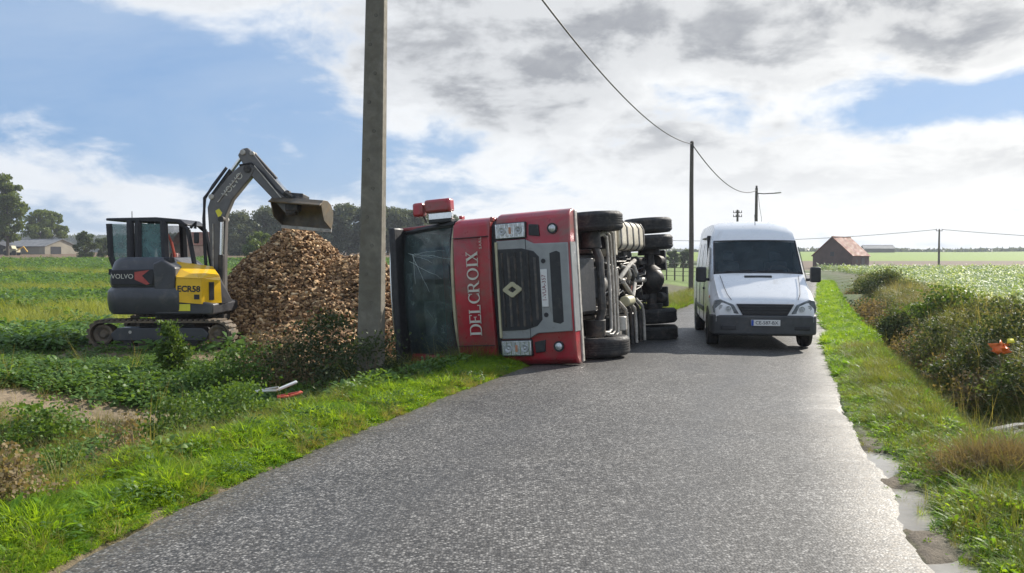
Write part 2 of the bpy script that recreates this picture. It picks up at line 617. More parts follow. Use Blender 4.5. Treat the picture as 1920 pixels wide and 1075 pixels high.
def ground_colour(x, y):
    """kind of ground cover (true colours of soil, stubble and crops)"""
    soil = np.array([.115, .082, .055]); green = np.array([.075, .115, .028]); dry = np.array([.20, .165, .085])
    mud = np.array([.155, .128, .095])
    brown = np.array([.155, .105, .065]); lime = np.array([.18, .26, .03]); pale = np.array([.30, .36, .20])
    crop = np.array([.05, .105, .03])
    n = len(x)
    sr = (x - r_edge(y)) * .94; sl = (l_edge(y) - x) * .94
    col = np.tile(green * .8, (n, 1))

    def put(m, c):
        nonlocal col
        m = np.clip(m, 0, 1)[:, None]
        col = col * (1 - m) + c * m
    w1 = wav(x, y, .8, 5); w2 = wav(x, y, 2.5, 8)
    put(sstep(.3, 1.2, sl) * .6, soil)
    put((sl > -.2) * (1 - sstep(.05, .22 + .08 * w1, sl)) * (y < 14), np.array([.20, .155, .10]))
    # bare strip left of the drain
    put((sl > 0) * np.exp(-((y - 11.3 - .08 * x) / 1.0) ** 4) * sstep(2.6, 3.6, sl) * .95, np.array([.25, .19, .125]))
    field_l = (sl > 6)
    put(field_l * sstep(17, 22, y) * (.5 + .4 * w2), np.array([.15, .17, .05]))
    put((x > -8.6) * (x < -4.4) * sstep(14.2, 14.9, y) * (y < 18.5) * .9, np.array([.19, .135, .085]))
    put(field_l * sstep(50, 70, y), crop * 1.3)
    put(field_l * (y > 124) , brown)
    put(field_l * (y > 225), np.array([.09, .12, .05]))
    # right verge mud, bank soil
    put((sr > 0) * (1 - sstep(.12, .40 + .15 * w1, sr)) * (1 - sstep(7.5, 9.5, y)), mud)
    put((sr > .6) * np.exp(-((y - 5.3) / .45) ** 2) * .8, mud * .8)
    put((sr > 2.6) * sstep(8, 10, y) * .5, soil)
    fr = sstep(4.2, 5.5, sr)
    put(fr * sstep(14, 20, y), pale)
    put((sr > 3) * (y > 124), brown * .95)
    put((sr > 3) * (y > 250), lime)
    put((sr > 3) * (y > 520), np.array([.10, .10, .05]))
    mid = (x / np.maximum(y, 1) > -.02) & (x / np.maximum(y, 1) < .30) & (sl > 0) & (y > 60)
    put(mid * 1.0, np.array([.14, .20, .045]))
    return np.clip(col, 0, 1)


def build_ground():
    X, Y = np.meshgrid(GX, GY)
    x, y = X.ravel(), Y.ravel()
    z = height(x, y)
    nx, ny = len(GX), len(GY)
    idx = np.arange(nx * ny).reshape(ny, nx)
    f = np.stack([idx[:-1, :-1], idx[:-1, 1:], idx[1:, 1:], idx[1:, :-1]], -1).reshape(-1, 4)
    m, t, out = mat_begin('field_ground')
    p = t.node('ShaderNodeBsdfPrincipled')
    at = t.node('ShaderNodeAttribute', attribute_name='cover')
    g = t.node('ShaderNodeNewGeometry'); pos = g.outputs['Position']
    n1 = t.noise(pos, 9, 8, .7, .4); n2 = t.noise(pos, .9, 5, .6, .5); n3 = t.noise(pos, 60, 5, .7)
    k = t.math('MULTIPLY', t.range(n1, .25, .75, .55, 1.45), t.range(n2, .3, .7, .75, 1.25))
    k = t.math('MULTIPLY', k, t.range(n3, .3, .7, .75, 1.25))
    cc = t.mix(1.0, at.outputs['Color'], k, 'MULTIPLY')
    t.put(p.inputs['Base Color'], cc)
    t.put(p.inputs['Roughness'], t.range(n2, .35, .65, .70, .95))
    p.inputs['Specular IOR Level'].default_value = .25
    b = t.node('ShaderNodeBump'); b.inputs['Strength'].default_value = .7; b.inputs['Distance'].default_value = .04
    t.put(b.inputs['Height'], t.math('ADD', n1, t.math('MULTIPLY', n3, .4)))
    t.l.new(b.outputs[0], p.inputs['Normal']); t.l.new(p.outputs[0], out.inputs[0])
    me = mesh_from_np('ground', np.stack([x, y, z], 1), f, m, True)
    at_ = me.color_attributes.new('cover', 'FLOAT_COLOR', 'POINT')
    col = np.ones((len(x), 4)); col[:, :3] = ground_colour(x, y)
    at_.data.foreach_set('color', col.astype(np.float32).ravel())
    o = bpy.data.objects.new('ground', me); C.objects.link(o)
    tag(o, 'flat farmland of fields, verges and ditches under everything', kind='structure')


def build_road():
    ys = np.concatenate([np.arange(-28, 30, .12), np.arange(30, 120, 1.0), np.arange(120, 400, 8.0)])
    rr_ = np.random.default_rng(3)

    def ragged():
        a = rr_.normal(0, 1, len(ys)); b = np.convolve(a, np.ones(5) / 5, 'same'); c = np.convolve(a, np.ones(17) / 17, 'same')
        return .012 * a + .035 * b + .11 * c
    jl = ragged(); jr = ragged()
    nc = 9
    V = []
    for i, yy in enumerate(ys):
        a = l_edge(yy) + jl[i]; b = r_edge(yy) + jr[i]
        for c in range(nc):
            s = c / (nc - 1)
            crown = -.045 * (2 * s - 1) ** 2 + .0
            V.append((a + (b - a) * s, yy, crown + .012))
    # thickness skirt
    n = len(ys)
    for i, yy in enumerate(ys):
        V.append((V[i * nc][0] - .10, yy, -.09))
        V.append((V[i * nc + nc - 1][0] + .10, yy, -.09))
    F = []
    for i in range(n - 1):
        for c in range(nc - 1):
            F.append((i * nc + c, i * nc + c + 1, (i + 1) * nc + c + 1, (i + 1) * nc + c))
        b0 = n * nc
        F.append((b0 + 2 * i, i * nc, (i + 1) * nc, b0 + 2 * i + 2))
        F.append((i * nc + nc - 1, b0 + 2 * i + 1, b0 + 2 * i + 3, (i + 1) * nc + nc - 1))
    m, t, out = mat_begin('wet_chipped_tarmac')
    p = t.node('ShaderNodeBsdfPrincipled')
    g = t.node('ShaderNodeNewGeometry'); pos = g.outputs['Position']
    v = t.node('ShaderNodeTexVoronoi'); v.inputs['Scale'].default_value = 58; t.l.new(pos, v.inputs['Vector'])
    chip = t.node('ShaderNodeSeparateColor'); t.l.new(v.outputs['Color'], chip.inputs[0])
    big = t.noise(pos, .55, 5, .6, .4); mid = t.noise(pos, 3.5, 5, .65); fine = t.noise(pos, 160, 3, .6)
    stone = t.ramp(chip.outputs[0], [(0, (.038, .035, .032)), (.40, (.090, .085, .079)), (.78, (.185, .176, .163)), (.97, (.34, .325, .30))])
    edge = t.range(v.outputs['Distance'], .25, .62, 1.0, .35)
    cc = t.mix(1.0, stone, edge, 'MULTIPLY')
    cc = t.mix(1.0, cc, t.math('MULTIPLY', t.range(big, .3, .7, .85, 1.3), t.range(mid, .3, .7, .82, 1.2)), 'MULTIPLY')
    ac = t.node('ShaderNodeAttribute', attribute_name='across'); sx = ac.outputs['Fac']
    wob = t.math('ADD', sx, t.math('MULTIPLY', t.math('SUBTRACT', t.noise(pos, .5, 3), .5), .10))

    def band(c, w_):
        q = t.math('DIVIDE', t.math('SUBTRACT', wob, c), w_)
        return t.math('POWER', 2.718, t.math('MULTIPLY', t.math('MULTIPLY', q, q), -1.0))
    track = t.math('MAXIMUM', band(.30, .07), band(.70, .07))
    track = t.math('MULTIPLY', track, t.range(t.noise(pos, 1.1, 4, .6), .30, .6, .35, 1.0))
    cc = t.mix(t.math('MULTIPLY', track, .34), cc, (.060, .059, .058))
    # soil carried onto the edges and dropped in crumbs
    edge_d = t.math('MAXIMUM', t.range(wob, .0, .11, 1.0, 0.0), t.range(wob, .90, 1.0, 0.0, 1.0))
    soil = t.math('MULTIPLY', t.math('ADD', t.math('MULTIPLY', edge_d, .8), t.range(t.noise(pos, .8, 6, .7, .6), .60, .74, 0, .35)), t.range(t.noise(pos, 26, 5, .7), .42, .62), clamp=True)
    cc = t.mix(soil, cc, (.15, .12, .085))
    t.put(p.inputs['Base Color'], cc)
    wet = t.math('MAXIMUM', t.math('MULTIPLY', t.range(t.noise(pos, .33, 4, .6, .8), .40, .66, 0, 1, True), .7), t.math('MAXIMUM', t.math('MULTIPLY', track, .6), t.range(wob, .86, 1.0, 0, .45)))
    t.put(p.inputs['Roughness'], t.math('ADD', t.range(wet, 0, 1, .58, .36), t.math('MULTIPLY', chip.outputs[1], .16)))
    p.inputs['Specular IOR Level'].default_value = .5
    b = t.node('ShaderNodeBump'); b.inputs['Strength'].default_value = .38; b.inputs['Distance'].default_value = .006
    hh = t.math('ADD', t.math('MULTIPLY', chip.outputs[2], .8), t.math('MULTIPLY', v.outputs['Distance'], -1.1))
    t.put(b.inputs['Height'], t.math('ADD', hh, t.math('MULTIPLY', fine, .25)))
    t.l.new(b.outputs[0], p.inputs['Normal']); t.l.new(p.outputs[0], out.inputs[0])
    mb = MB(); mb.add(V, F)
    o = mb.build('road', m)
    aa = o.data.attributes.new('across', 'FLOAT', 'POINT')
    aa.data.foreach_set('value', np.concatenate([np.tile(np.linspace(0, 1, nc), n), np.tile([0., 1.], n)]).astype(np.float32))
    tag(o, 'narrow wet grey tarmac country road curving away to the right', kind='structure')


def build_puddles():
    m, t, out = mat_begin('puddle_water')
    p = t.node('ShaderNodeBsdfPrincipled')
    g = t.node('ShaderNodeNewGeometry')
    n = t.noise(g.outputs['Position'], 6, 4, .6)
    t.put(p.inputs['Base Color'], t.ramp(n, [(.3, (.26, .24, .21)), (.7, (.34, .32, .28))]))  # milky mud tone, paled further to stand in for reflected sky
    p.inputs['Roughness'].default_value = .03
    p.inputs['Specular IOR Level'].default_value = .6
    b = t.node('ShaderNodeBump'); b.inputs['Strength'].default_value = .06; b.inputs['Distance'].default_value = .01
    t.put(b.inputs['Height'], t.noise(g.outputs['Position'], 22, 3)); t.l.new(b.outputs[0], p.inputs['Normal'])
    t.l.new(p.outputs[0], out.inputs[0])
    labs = ('narrow bright puddle at the road edge below the grass verge', 'wider grey puddle beside the road edge in front of the green verge', 'muddy puddle at the road edge in the bottom corner')
    for (yc_, hy_, wd_), lab in zip(PUDDLES, labs):
        N = 48
        poly = []
        for i in range(N):
            t_ = 2 * math.pi * i / N
            yy = yc_ + hy_ * 1.15 * math.cos(t_)
            poly.append((float(r_edge(yy)) + .06 + (wd_ * 1.25 + .02) * math.sin(t_), yy))
        mb = MB(); mb.prism(poly, 'z', -.30, -.064)
        o = mb.build('puddle', m, smooth=False)
        tag(o, lab, kind='structure')


build_ground()
build_road()
build_puddles()
# ------------------------------------------------------------------ overturned truck
def wheel(parent, cx, cy, cz, r, w, side, name='wheel', rimcol=None, tread=True):
    """axle along local x; side = +1 when the outer face looks to +x"""
    o = empty(name, (0, 0, 0)); o.parent = parent
    prof = [(-w / 2 + .02, r * .56), (-w / 2, r * .66), (-w / 2, r * .90), (-w / 2 + .035, r * .975), (-w / 2 + .06, r)]
    k = 5
    ww = w - .12
    for i in range(k):                                   # circumferential ribs and grooves
        a = -w / 2 + .06 + ww * i / k; b = -w / 2 + .06 + ww * (i + 1) / k
        g = .018
        prof += [(a + g * .5, r), (b - g * .5, r)]
        if i < k - 1:
            prof += [(b - g * .45, r - .014), (b + g * .45, r - .014)]
    prof += [(w / 2 - .06, r), (w / 2 - .035, r * .975), (w / 2, r * .90), (w / 2, r * .66), (w / 2 - .02, r * .56)]
    mb = MB(); mb.lathe(prof, (cx, cy, cz), (1, 0, 0), 44)
    mb.build('tyre', M_rubber, o, angle=.5)
    mb = MB()
    s = side
    rp = [(s * (w / 2 - .03), r * .57), (s * (w / 2 - .05), r * .50), (s * .02, r * .46), (s * .0, r * .20), (s * (w / 2 - .06), r * .17), (s * (w / 2 - .05), .0)]
    mb.lathe(rp, (cx, cy, cz), (1, 0, 0), 28, closed=False)
    mb.lathe([(-s * (w / 2 - .03), r * .57), (-s * .02, r * .50), (-s * .02, r * .02)], (cx, cy, cz), (1, 0, 0), 28, closed=False)
    mb.build('rim', rimcol or M_castiron, o)
    mb = MB()
    for i in range(8):
        t = 2 * math.pi * i / 8
        yy, zz = cy + math.cos(t) * r * .28, cz + math.sin(t) * r * .28
        mb.cyl((cx + s * .0, yy, zz), (cx + s * .05, yy, zz), .016, n=6)
    mb.build('wheel_nuts', M_darkmetal, o)['kind'] = 'stuff'
    return o


def serif_letters(word, h, mat, parent, mtx):
    """roman capitals with thick stems, thin strokes and serifs, along +x, height h"""
    mb = MB(); x = 0.0; T = .17 * h; t = .07 * h; e = .006

    def rect(x0, x1, y0, y1): mb.bx(x0, x1, y0, y1, 0, e)

    def quad(p): mb.prism(p, 'z', 0, e)

    def ringarc(cx, cy, rx, ry, a0, a1, n=18):
        for i in range(n):
            u0 = a0 + (a1 - a0) * i / n; u1 = a0 + (a1 - a0) * (i + 1) / n
            q = []
            for u in (u0, u1):
                q.append(((cx + rx * math.cos(u), cy + ry * math.sin(u)), (cx + (rx - T) * math.cos(u), cy + (ry - t) * math.sin(u))))
            quad([q[0][0], q[1][0], q[1][1], q[0][1]])

    def stem(x0, serif=True):
        rect(x0, x0 + T, 0, h)
        if serif:
            rect(x0 - .07 * h, x0 + T + .07 * h, 0, t * .8); rect(x0 - .07 * h, x0 + T + .07 * h, h - t * .8, h)
    for ch in word:
        x += .08 * h
        if ch == 'D':
            stem(x); rect(x + T, x + .42 * h, 0, t); rect(x + T, x + .42 * h, h - t, h)
            ringarc(x + .40 * h, h / 2, .42 * h, h / 2, -math.pi / 2, math.pi / 2); x += .84 * h
        elif ch == 'E':
            stem(x); rect(x, x + .62 * h, 0, t); rect(x, x + .60 * h, h - t, h); rect(x, x + .46 * h, h / 2 - t / 2, h / 2 + t / 2)
            rect(x + .56 * h, x + .62 * h, 0, .24 * h); rect(x + .54 * h, x + .60 * h, h * .78, h); rect(x + .41 * h, x + .46 * h, h * .38, h * .62); x += .68 * h
        elif ch == 'L':
            stem(x); rect(x, x + .60 * h, 0, t); rect(x + .54 * h, x + .60 * h, 0, .26 * h); x += .66 * h
        elif ch == 'C':
            ringarc(x + .42 * h, h / 2, .44 * h, h / 2, R(48), R(312), 26); rect(x + .68 * h, x + .74 * h, .66 * h, h * .98); rect(x + .68 * h, x + .74 * h, .04 * h, h * .26); x += .80 * h
        elif ch == 'R':
            stem(x); rect(x + T, x + .40 * h, h - t, h); rect(x + T, x + .40 * h, h * .46, h * .46 + t)
            ringarc(x + .38 * h, h * .73, .26 * h, .27 * h, -math.pi / 2, math.pi / 2, 12)
            quad([(x + .30 * h, .47 * h), (x + .30 * h + T, .47 * h), (x + .78 * h, 0), (x + .78 * h - T, 0)]); rect(x + .60 * h, x + .84 * h, 0, t * .8); x += .84 * h
        elif ch == 'O':
            ringarc(x + .45 * h, h / 2, .46 * h, h / 2, 0, 2 * math.pi, 32); x += .92 * h
        elif ch == 'I':
            stem(x + .08 * h); x += .34 * h
        elif ch == 'X':
            quad([(x, h), (x + T * 1.2, h), (x + .74 * h, 0), (x + .74 * h - T * 1.2, 0)]); quad([(x, 0), (x + t, 0), (x + .72 * h, h), (x + .72 * h - t, h)])
            for (a, b) in ((0, h - t * .8), (.50 * h, h - t * .8), (0, 0), (.50 * h, 0)):
                rect(x - .06 * h + a, x + .26 * h + a, b, b + t * .8)
            x += .80 * h
    o = mb.build('lettering', mat, parent, smooth=False)
    o.matrix_local = mtx
    return o, x


def build_truck():
    a, r = R(23.5), R(3.6)
    B0 = Vector((math.sin(a), math.cos(a), 0)); U0 = Vector((-math.cos(a), math.sin(a), 0)); Z = Vector((0, 0, 1))
    Lv = Z * math.cos(r) + U0 * math.sin(r)
    Uv = U0 * math.cos(r) - Z * math.sin(r)
    m = Matrix((Lv, B0, Uv)).transposed().to_4x4()
    P0 = Vector((1.17, 13.45, 0.02))
    m.translation = P0 - m.to_3x3() @ Vector((-1.25, .10, .34))
    T = empty('overturned_truck'); T.matrix_world = m
    tag(T, 'red tractor truck lying on its side with its underside and wheels exposed', 'truck')

    def plan(hw, y0, yb, c=.24):
        return [(-hw, yb), (-hw, y0 + c), (-hw + .035, y0 + c * .55), (-hw + .11, y0 + c * .22), (-hw + .30, y0 + .02), (0, y0 - .02),
                (hw - .30, y0 + .02), (hw - .11, y0 + c * .22), (hw - .035, y0 + c * .55), (hw, y0 + c), (hw, yb)]
    # lower front: bumper block
    MB().prism(plan(1.25, 0, .34), 'z', .34, 1.62).build('bumper', M_red, T, bevel=.03, seg=3)
    MB().bx(-1.22, 1.22, .27, .36, .315, .40).build('bumper_lip', M_castiron, T, bevel=.01)
    MB().bx(-.71, .71, .012, .27, .328, .341).build('bumper_underside', M_silver, T, smooth=False)
    pan = [(-.70, .37), (.70, .37), (.72, .95), (.80, 1.10), (.80, 1.60), (-.80, 1.60), (-.80, 1.10), (-.72, .95)]
    MB().prism(pan, 'y', -.035, .03).build('front_panel', M_silver, T, bevel=.012)
    # panel seams
    for s in (-1, 1):
        MB().bx(s * .725 - .004 - .09, s * .725 + .004 + .09, -.0385, -.03, 1.075, 1.085).build('seam', M_ink, T, smooth=False)
    gr = [(-.50, .86), (.50, .86), (.60, .95), (.655, 1.15), (.665, 1.57), (-.665, 1.57), (-.655, 1.15), (-.60, .95)]
    g = MB().prism(gr, 'y', -.050, -.02).build('grille', M_blackplastic, T, bevel=.008)
    for i, zz in enumerate(np.linspace(.93, 1.50, 6)):
        hw = .50 if zz < .95 else .60
        MB().box((0, -.058, zz), (hw * 2, .03, .034), rot=(R(-30), 0, 0)).build('slat', M_darkmetal if i % 2 else M_chassis, g, bevel=.004)
    # diamond badge
    mb = MB()
    out8 = [(1, .10), (.56, .55), (.12, 1), (-.12, 1), (-.56, .55), (-1, .10), (-1, -.10), (-.56, -.55), (-.12, -1), (.12, -1), (.56, -.55), (1, -.10)]
    n = len(out8)
    vs = []
    for (sx, sz, yy) in ((.125, .165, -.085), (.048, .068, -.085), (.125, .165, -.05), (.048, .068, -.05)):
        vs += [(u * sx, yy, 1.34 + w * sz) for u, w in out8]
    fs = []
    for i in range(n):
        j = (i + 1) % n
        fs += [(i, j, n + j, n + i), (i, j, 2 * n + j, 2 * n + i), (n + i, n + j, 3 * n + j, 3 * n + i)]
    mb.add(vs, fs); mb.build('badge', M_beige, T, bevel=.006)
    # intake slot, plate, round holes
    MB().prism([(-.55, .50), (.55, .50), (.58, .56), (.55, .68), (-.55, .68), (-.58, .56)], 'y', -.042, .0).build('intake', M_blackplastic, T, bevel=.008)
    pl = MB().bx(-.30, .30, -.056, -.04, .735, .845).build('number_plate', M_whiteplate, T, bevel=.004)
    text_obj('plate_text', '1-VUA-357', .092, M_plateink, pl, frame((1, 0, 0), (0, 0, 1), (0, -.0575, .79)))
    for s in (-1, 1):
        MB().cyl((s * .43, -.043, .79), (s * .43, .0, .79), .038, n=16).build('tow_hole', M_ink, T)
    # lamps
    for s in (-1, 1):
        H = empty('headlight', parent=T)
        MB().bx(s * .815, s * 1.085, .0 - .03, .20, 1.07, 1.615).build('housing', M_blackplastic, H, bevel=.015)
        MB().bx(s * .835, s * 1.07, -.042, -.025, 1.085, 1.60).build('lens', M_lens, H, bevel=.012)
        for k, (zz, rr) in enumerate(((1.19, .060), (1.48, .064))):
            MB().lathe([(0, rr), (.02, rr), (.02, rr * .8), (.008, rr * .45), (.026, 0)], (s * .955, -.040, zz), (0, -1, 0), 20, closed=False).build('reflector', M_reflector, H)
        for zz in np.linspace(1.11, 1.58, 7):
            MB().bx(s * .845, s * 1.06, -.0455, -.040, zz, zz + .008).build('lens_rib', M_chrome, H, smooth=False)
        MB().bx(s * .90, s * 1.01, -.047, -.038, 1.32, 1.36).build('indicator', M_orange, H, bevel=.005)
        MB().prism([(s * .83, .84), (s * 1.02, .86), (s * 1.04, 1.02), (s * .86, 1.03)] if s > 0 else [(s * .83, .84), (s * .86, 1.03), (s * 1.04, 1.02), (s * 1.02, .86)], 'y', -.012, .04).build('step_recess', M_blackplastic, T, bevel=.01)
        F = empty('fog_light', parent=T)
        MB().lathe([(0, .085), (.035, .085), (.035, .065), (.01, .06), (.01, 0)], (s * .94, .02, .62), (0, -1, 0), 24, closed=False).build('bezel', M_blackplastic, F)
        MB().lathe([(0, .06), (.015, .058), (.028, .03), (.03, 0)], (s * .94, .0, .62), (0, -1, 0), 20, closed=False).build('lens', M_lens, F)
    # gap between bumper block and cab, beige strip
    MB().prism(plan(1.17, .10, .70), 'z', 1.62, 1.74).build('cab_gap', M_ink, T)
    MB().prism([(-.78, 1.575), (.78, 1.575), (.78, 1.612), (-.78, 1.612)], 'y', -.07, -.03).build('grille_trim', M_beige, T, bevel=.005)
    # red band with company name
    MB().prism(plan(1.22, .02, 2.1), 'z', 1.74, 2.43).build('front_band', M_red, T, bevel=.035, seg=3)
    for s in (-1, 1):
        MB().bx(s * .90 - .005, s * .90 + .005, -.004, .06, 1.76, 2.41).build('seam', M_ink, T, smooth=False)
    o, w = serif_letters('DELCROIX', .215, M_lettering, T, Matrix())
    o.matrix_local = frame((1, 0, 0), (0, 0, 1), (-w / 2 - .03, -.012, 1.955))
    text_obj('small_lettering', 'S.A.R.L.', .065, M_lettering, T, frame((1, 0, 0), (0, 0, 1), (.80, .0, 1.90)))
    # cab shell
    for s in (-1, 1):
        MB().prism([(.30, 2.40), (2.1, 2.40), (2.1, 3.750), (.75, 3.820), (.62, 3.750)], 'x', s * 1.20, s * 1.14).build('cab_side', M_red, T, bevel=.01)
        MB().prism([(.42, 2.55), (1.25, 2.55), (1.25, 3.25), (.60, 3.25)], 'x', s * 1.203, s * 1.19).build('side_window', M_vanglass, T)
        MB().bx(s * 1.21, s * 1.15, .30, 2.1, 1.1, 1.74).build('door_lower', M_red, T, bevel=.02)
    MB().bx(-1.19, 1.19, 2.02, 2.1, 1.1, 3.800).build('cab_back', M_reddull, T)
    MB().bx(-1.1, 1.1, .3, 2.05, 1.60, 1.74).build('cab_floor', M_ink, T)
    # windscreen: curved slanting sheet, pillars
    NX, NZ = 12, 6
    z0, z1 = 2.47, 3.650

    def ws(u, v, off=0.0):
        x = u * (1.13 - .05 * v)
        y = .07 + .36 * v + .20 * abs(u) ** 3 - off
        return (x, y, z0 + (z1 - z0) * v)
    vs = [ws(-1 + 2 * i / NX, j / NZ) for j in range(NZ + 1) for i in range(NX + 1)]
    fs = [(j * (NX + 1) + i, j * (NX + 1) + i + 1, (j + 1) * (NX + 1) + i + 1, (j + 1) * (NX + 1) + i) for j in range(NZ) for i in range(NX)]
    W = MB().add(vs, fs).build('windscreen', M_glass, T)
    W['label'] = 'large dark windscreen, cracked near the top'
    rr = random.Random(5)
    for k in range(7):
        u, v = .62 + rr.uniform(-.08, .10), .86 + rr.uniform(-.12, .06)
        ang = R(rr.choice([200, 215, 235, 250, 190, 262])) + rr.uniform(-.15, .15)
        pts = []
        L = rr.uniform(.35, .75)
        for i in range(7):
            pts.append(ws(max(-.98, min(.98, u + math.cos(ang) * L * i / 6 + rr.uniform(-.012, .012))), max(.01, min(.99, v + math.sin(ang) * L * i / 6 * 1.1)), .006))
        MB().tube(pts, [.003 * (1 - i / 9) for i in range(7)], 4).build('crack', M_crackglass, W)
    MB().tube([ws(-1 + 2 * i / 14, 0, .02) for i in range(15)], .030, 8).build('wiper_cowl', M_beige, T)
    for k, u0 in enumerate((-.7, .0, .55)):
        MB().tube([ws(u0, .02, .03), ws(u0 + .22, .05, .035), ws(u0 + .42, .06, .03)], .012, 6).build('wiper', M_ink, T)
    for s in (-1, 1):
        MB().tube([Vector(ws(s, v / 6)) + Vector((s * .035, .03, 0)) for v in range(7)], .062, 8).build('windscreen_pillar', M_red if s < 0 else M_blackplastic, T)
    # cab interior
    MB().prism([(.18, 2.36), (.55, 2.36), (.62, 2.50), (.30, 2.50)], 'x', -1.08, 1.08).build('dashboard', M_blackplastic, T, bevel=.03)
    for s in (-1, 1):
        S = MB(); S.box((s * .58, 1.15, 2.10), (.52, .52, .16)); S.box((s * .58, 1.42, 2.50), (.50, .15, .75), rot=(R(-8), 0, 0)); S.box((s * .58, 1.48, 2.97), (.28, .12, .22))
        S.build('seat', M_seat, T, bevel=.05, seg=3)
    MB().lathe([(-.018, .235), (.0, .215), (.018, .235), (0, .255)], (.58, .62, 2.62), (0, -.45, .9), 28).build('steering_wheel', M_ink, T)
    MB().bx(-1.0, 1.0, 1.62, 1.98, 2.35, 2.55).build('bunk', M_seat, T, bevel=.05)
    MB().bx(-1.12, 1.12, .60, 2.05, 3.700, 3.760).build('headliner', M_seat, T)
    for k in range(2):
        MB().box((-.45 + .8 * k, .72, 3.30), (.62, .02, .22), rot=(R(35), 0, 0)).build('sun_blind', M_seat, T, bevel=.01)
    # roof with dark visor
    MB().prism([(.40, 3.640), (.24, 3.670), (.20, 3.760), (.34, 3.830), (.56, 3.800), (.60, 3.680)], 'x', -1.19, 1.19).build('sun_visor', M_blackplastic, T, bevel=.03, seg=3)
    MB().prism([(.50, 3.750), (.62, 3.920), (.95, 4.000), (2.1, 4.000), (2.1, 3.750)], 'x', -1.16, 1.16).build('roof', M_silver, T, bevel=.06, seg=3)
    MB().tube([(-1.0, .42, 3.860), (-.5, .40, 3.890), (0, .40, 3.900), (.5, .40, 3.890), (1.0, .42, 3.860)], .018, 6).build('roof_rail', M_chrome, T)
    # left door mirrors (upper side as it lies)
    mr = empty('door_mirror', parent=T)
    MB().box((1.50, .30, 2.78), (.23, .20, .50)).build('housing', M_red, mr, bevel=.045, seg=3)
    MB().box((1.33, .33, 2.78), (.12, .05, .46)).build('mirror_glass', M_chrome, mr, bevel=.01)
    MB().box((1.245, .36, 2.78), (.07, .16, .44)).build('mirror_arm', M_blackplastic, mr, bevel=.015)
    mr = empty('wide_angle_mirror', parent=T)
    MB().box((1.46, .28, 3.16), (.24, .18, .20)).build('housing', M_red, mr, bevel=.045, seg=3)
    MB().tube([(1.25, .4, 3.10), (1.42, .33, 3.14)], .02, 6).build('mirror_arm', M_ink, mr)
    mr = empty('door_mirror', parent=T)
    MB().box((1.27, .40, 2.41), (.06, .12, .06)).build('mirror_bracket', M_red, mr, bevel=.01)
    MB().box((.0 + 1.17, .1, 1.70), (.08, .10, .05)).build('antenna_base', M_red, mr, bevel=.01)
    # kerb-side mirrors squashed under the cab are hidden
    for o_ in T.children:                 # the cab sits high on its mounts above the wheels
        o_.location.z += .12
    # ---------------- wheels (front axle, twin rear axle)
    rW = .52
    for s in (-1, 1):
        wheel(T, s * 1.07, 1.42, rW, rW, .32, s)
        for xx in (.74, 1.10):
            wheel(T, s * (xx + .04), 5.15, rW, rW, .30, s)
    # ---------------- chassis
    for s in (-1, 1):
        MB().bx(s * .39, s * .47, .55, 6.0, .78, 1.05).build('frame_rail', M_chassis, T, bevel=.01)
        MB().box((s * .43, 1.42, .66), (.09, 1.55, .05), rot=(0, 0, 0)).build('leaf_spring', M_darkmetal, T, bevel=.01)
        MB().box((s * .43, 1.42, .61), (.08, 1.10, .04)).build('leaf_spring', M_darkmetal, T, bevel=.01)
        MB().bx(s * .48, s * .86, .70, .80, .62, .74).build('spring_hanger', M_castiron, T, bevel=.015)
        MB().bx(s * .70, s * 1.22, .78, 2.05, 1.10, 1.16).build('wheel_arch', M_blackplastic, T, bevel=.02)
        MB().bx(s * .62, s * 1.20, 2.0, 2.06, .45, 1.15).build('mudflap', M_blackplastic, T, bevel=.01)
        MB().cyl((s * .62, 1.42, .58), (s * .90, 1.42, .58), .19, .17, 20).build('brake_drum', M_darkmetal, T, bevel=.01)
        MB().cyl((s * .36, 4.62, .62), (s * .36, 4.62, .92), .14, .14, 18).build('air_bag', M_rubber, T, bevel=.03)
        MB().cyl((s * .36, 5.68, .62), (s * .36, 5.68, .92), .14, .14, 18).build('air_bag', M_rubber, T, bevel=.03)
        MB().box((s * .36, 5.15, .58), (.10, 1.3, .10)).build('trailing_arm', M_darkmetal, T, bevel=.02)
        MB().cyl((s * .52, 5.15, .52), (s * .64, 5.15, .52), .24, .22, 24).build('brake_drum', M_darkmetal, T, bevel=.01)
        MB().tube([(s * .58, 1.62, .62), (s * .60, 1.70, 1.05)], .035, 8).build('shock_absorber', M_castiron, T)
    MB().tube([(-.95, 1.42, .52), (-.62, 1.42, .50), (-.45, 1.42, .44), (.45, 1.42, .44), (.62, 1.42, .50), (.95, 1.42, .52)], .075, 10).build('front_axle', M_chassis, T)
    # steering track rod and anti-roll bars: long pale curved tubes
    for k, (yy, zz, hw) in enumerate(((1.78, .40, .86), (1.90, .37, .90), (2.02, .35, .94))):
        MB().tube([(-hw + .10, yy - .42, zz + .16), (-hw + .02, yy - .30, zz + .08), (-hw, yy - .12, zz + .02), (-hw + .05, yy - .02, zz), (-hw + .16, yy, zz), (0, yy, zz - .01), (hw - .16, yy, zz), (hw - .05, yy - .02, zz), (hw, yy - .12, zz + .02), (hw - .02, yy - .30, zz + .08), (hw - .10, yy - .42, zz + .16)], .022 if k else .030, 8).build('anti_roll_bar', M_castiron, T)
    MB().bx(-.30, .30, .55, 1.85, .55, 1.15).build('engine', M_darkmetal, T, bevel=.05)
    MB().prism([(.62, .50), (1.70, .46), (1.78, .60), (.58, .62)], 'x', -.26, .26).build('oil_sump', M_blackplastic, T, bevel=.04, seg=3)
    MB().lathe([(0, .05), (.02, .15), (.20, .20), (.34, .21), (.55, .17), (.80, .13), (.9, .05)], (0, 1.85, .74), (0, 1, 0), 20, closed=False).build('gearbox', M_castiron, T)
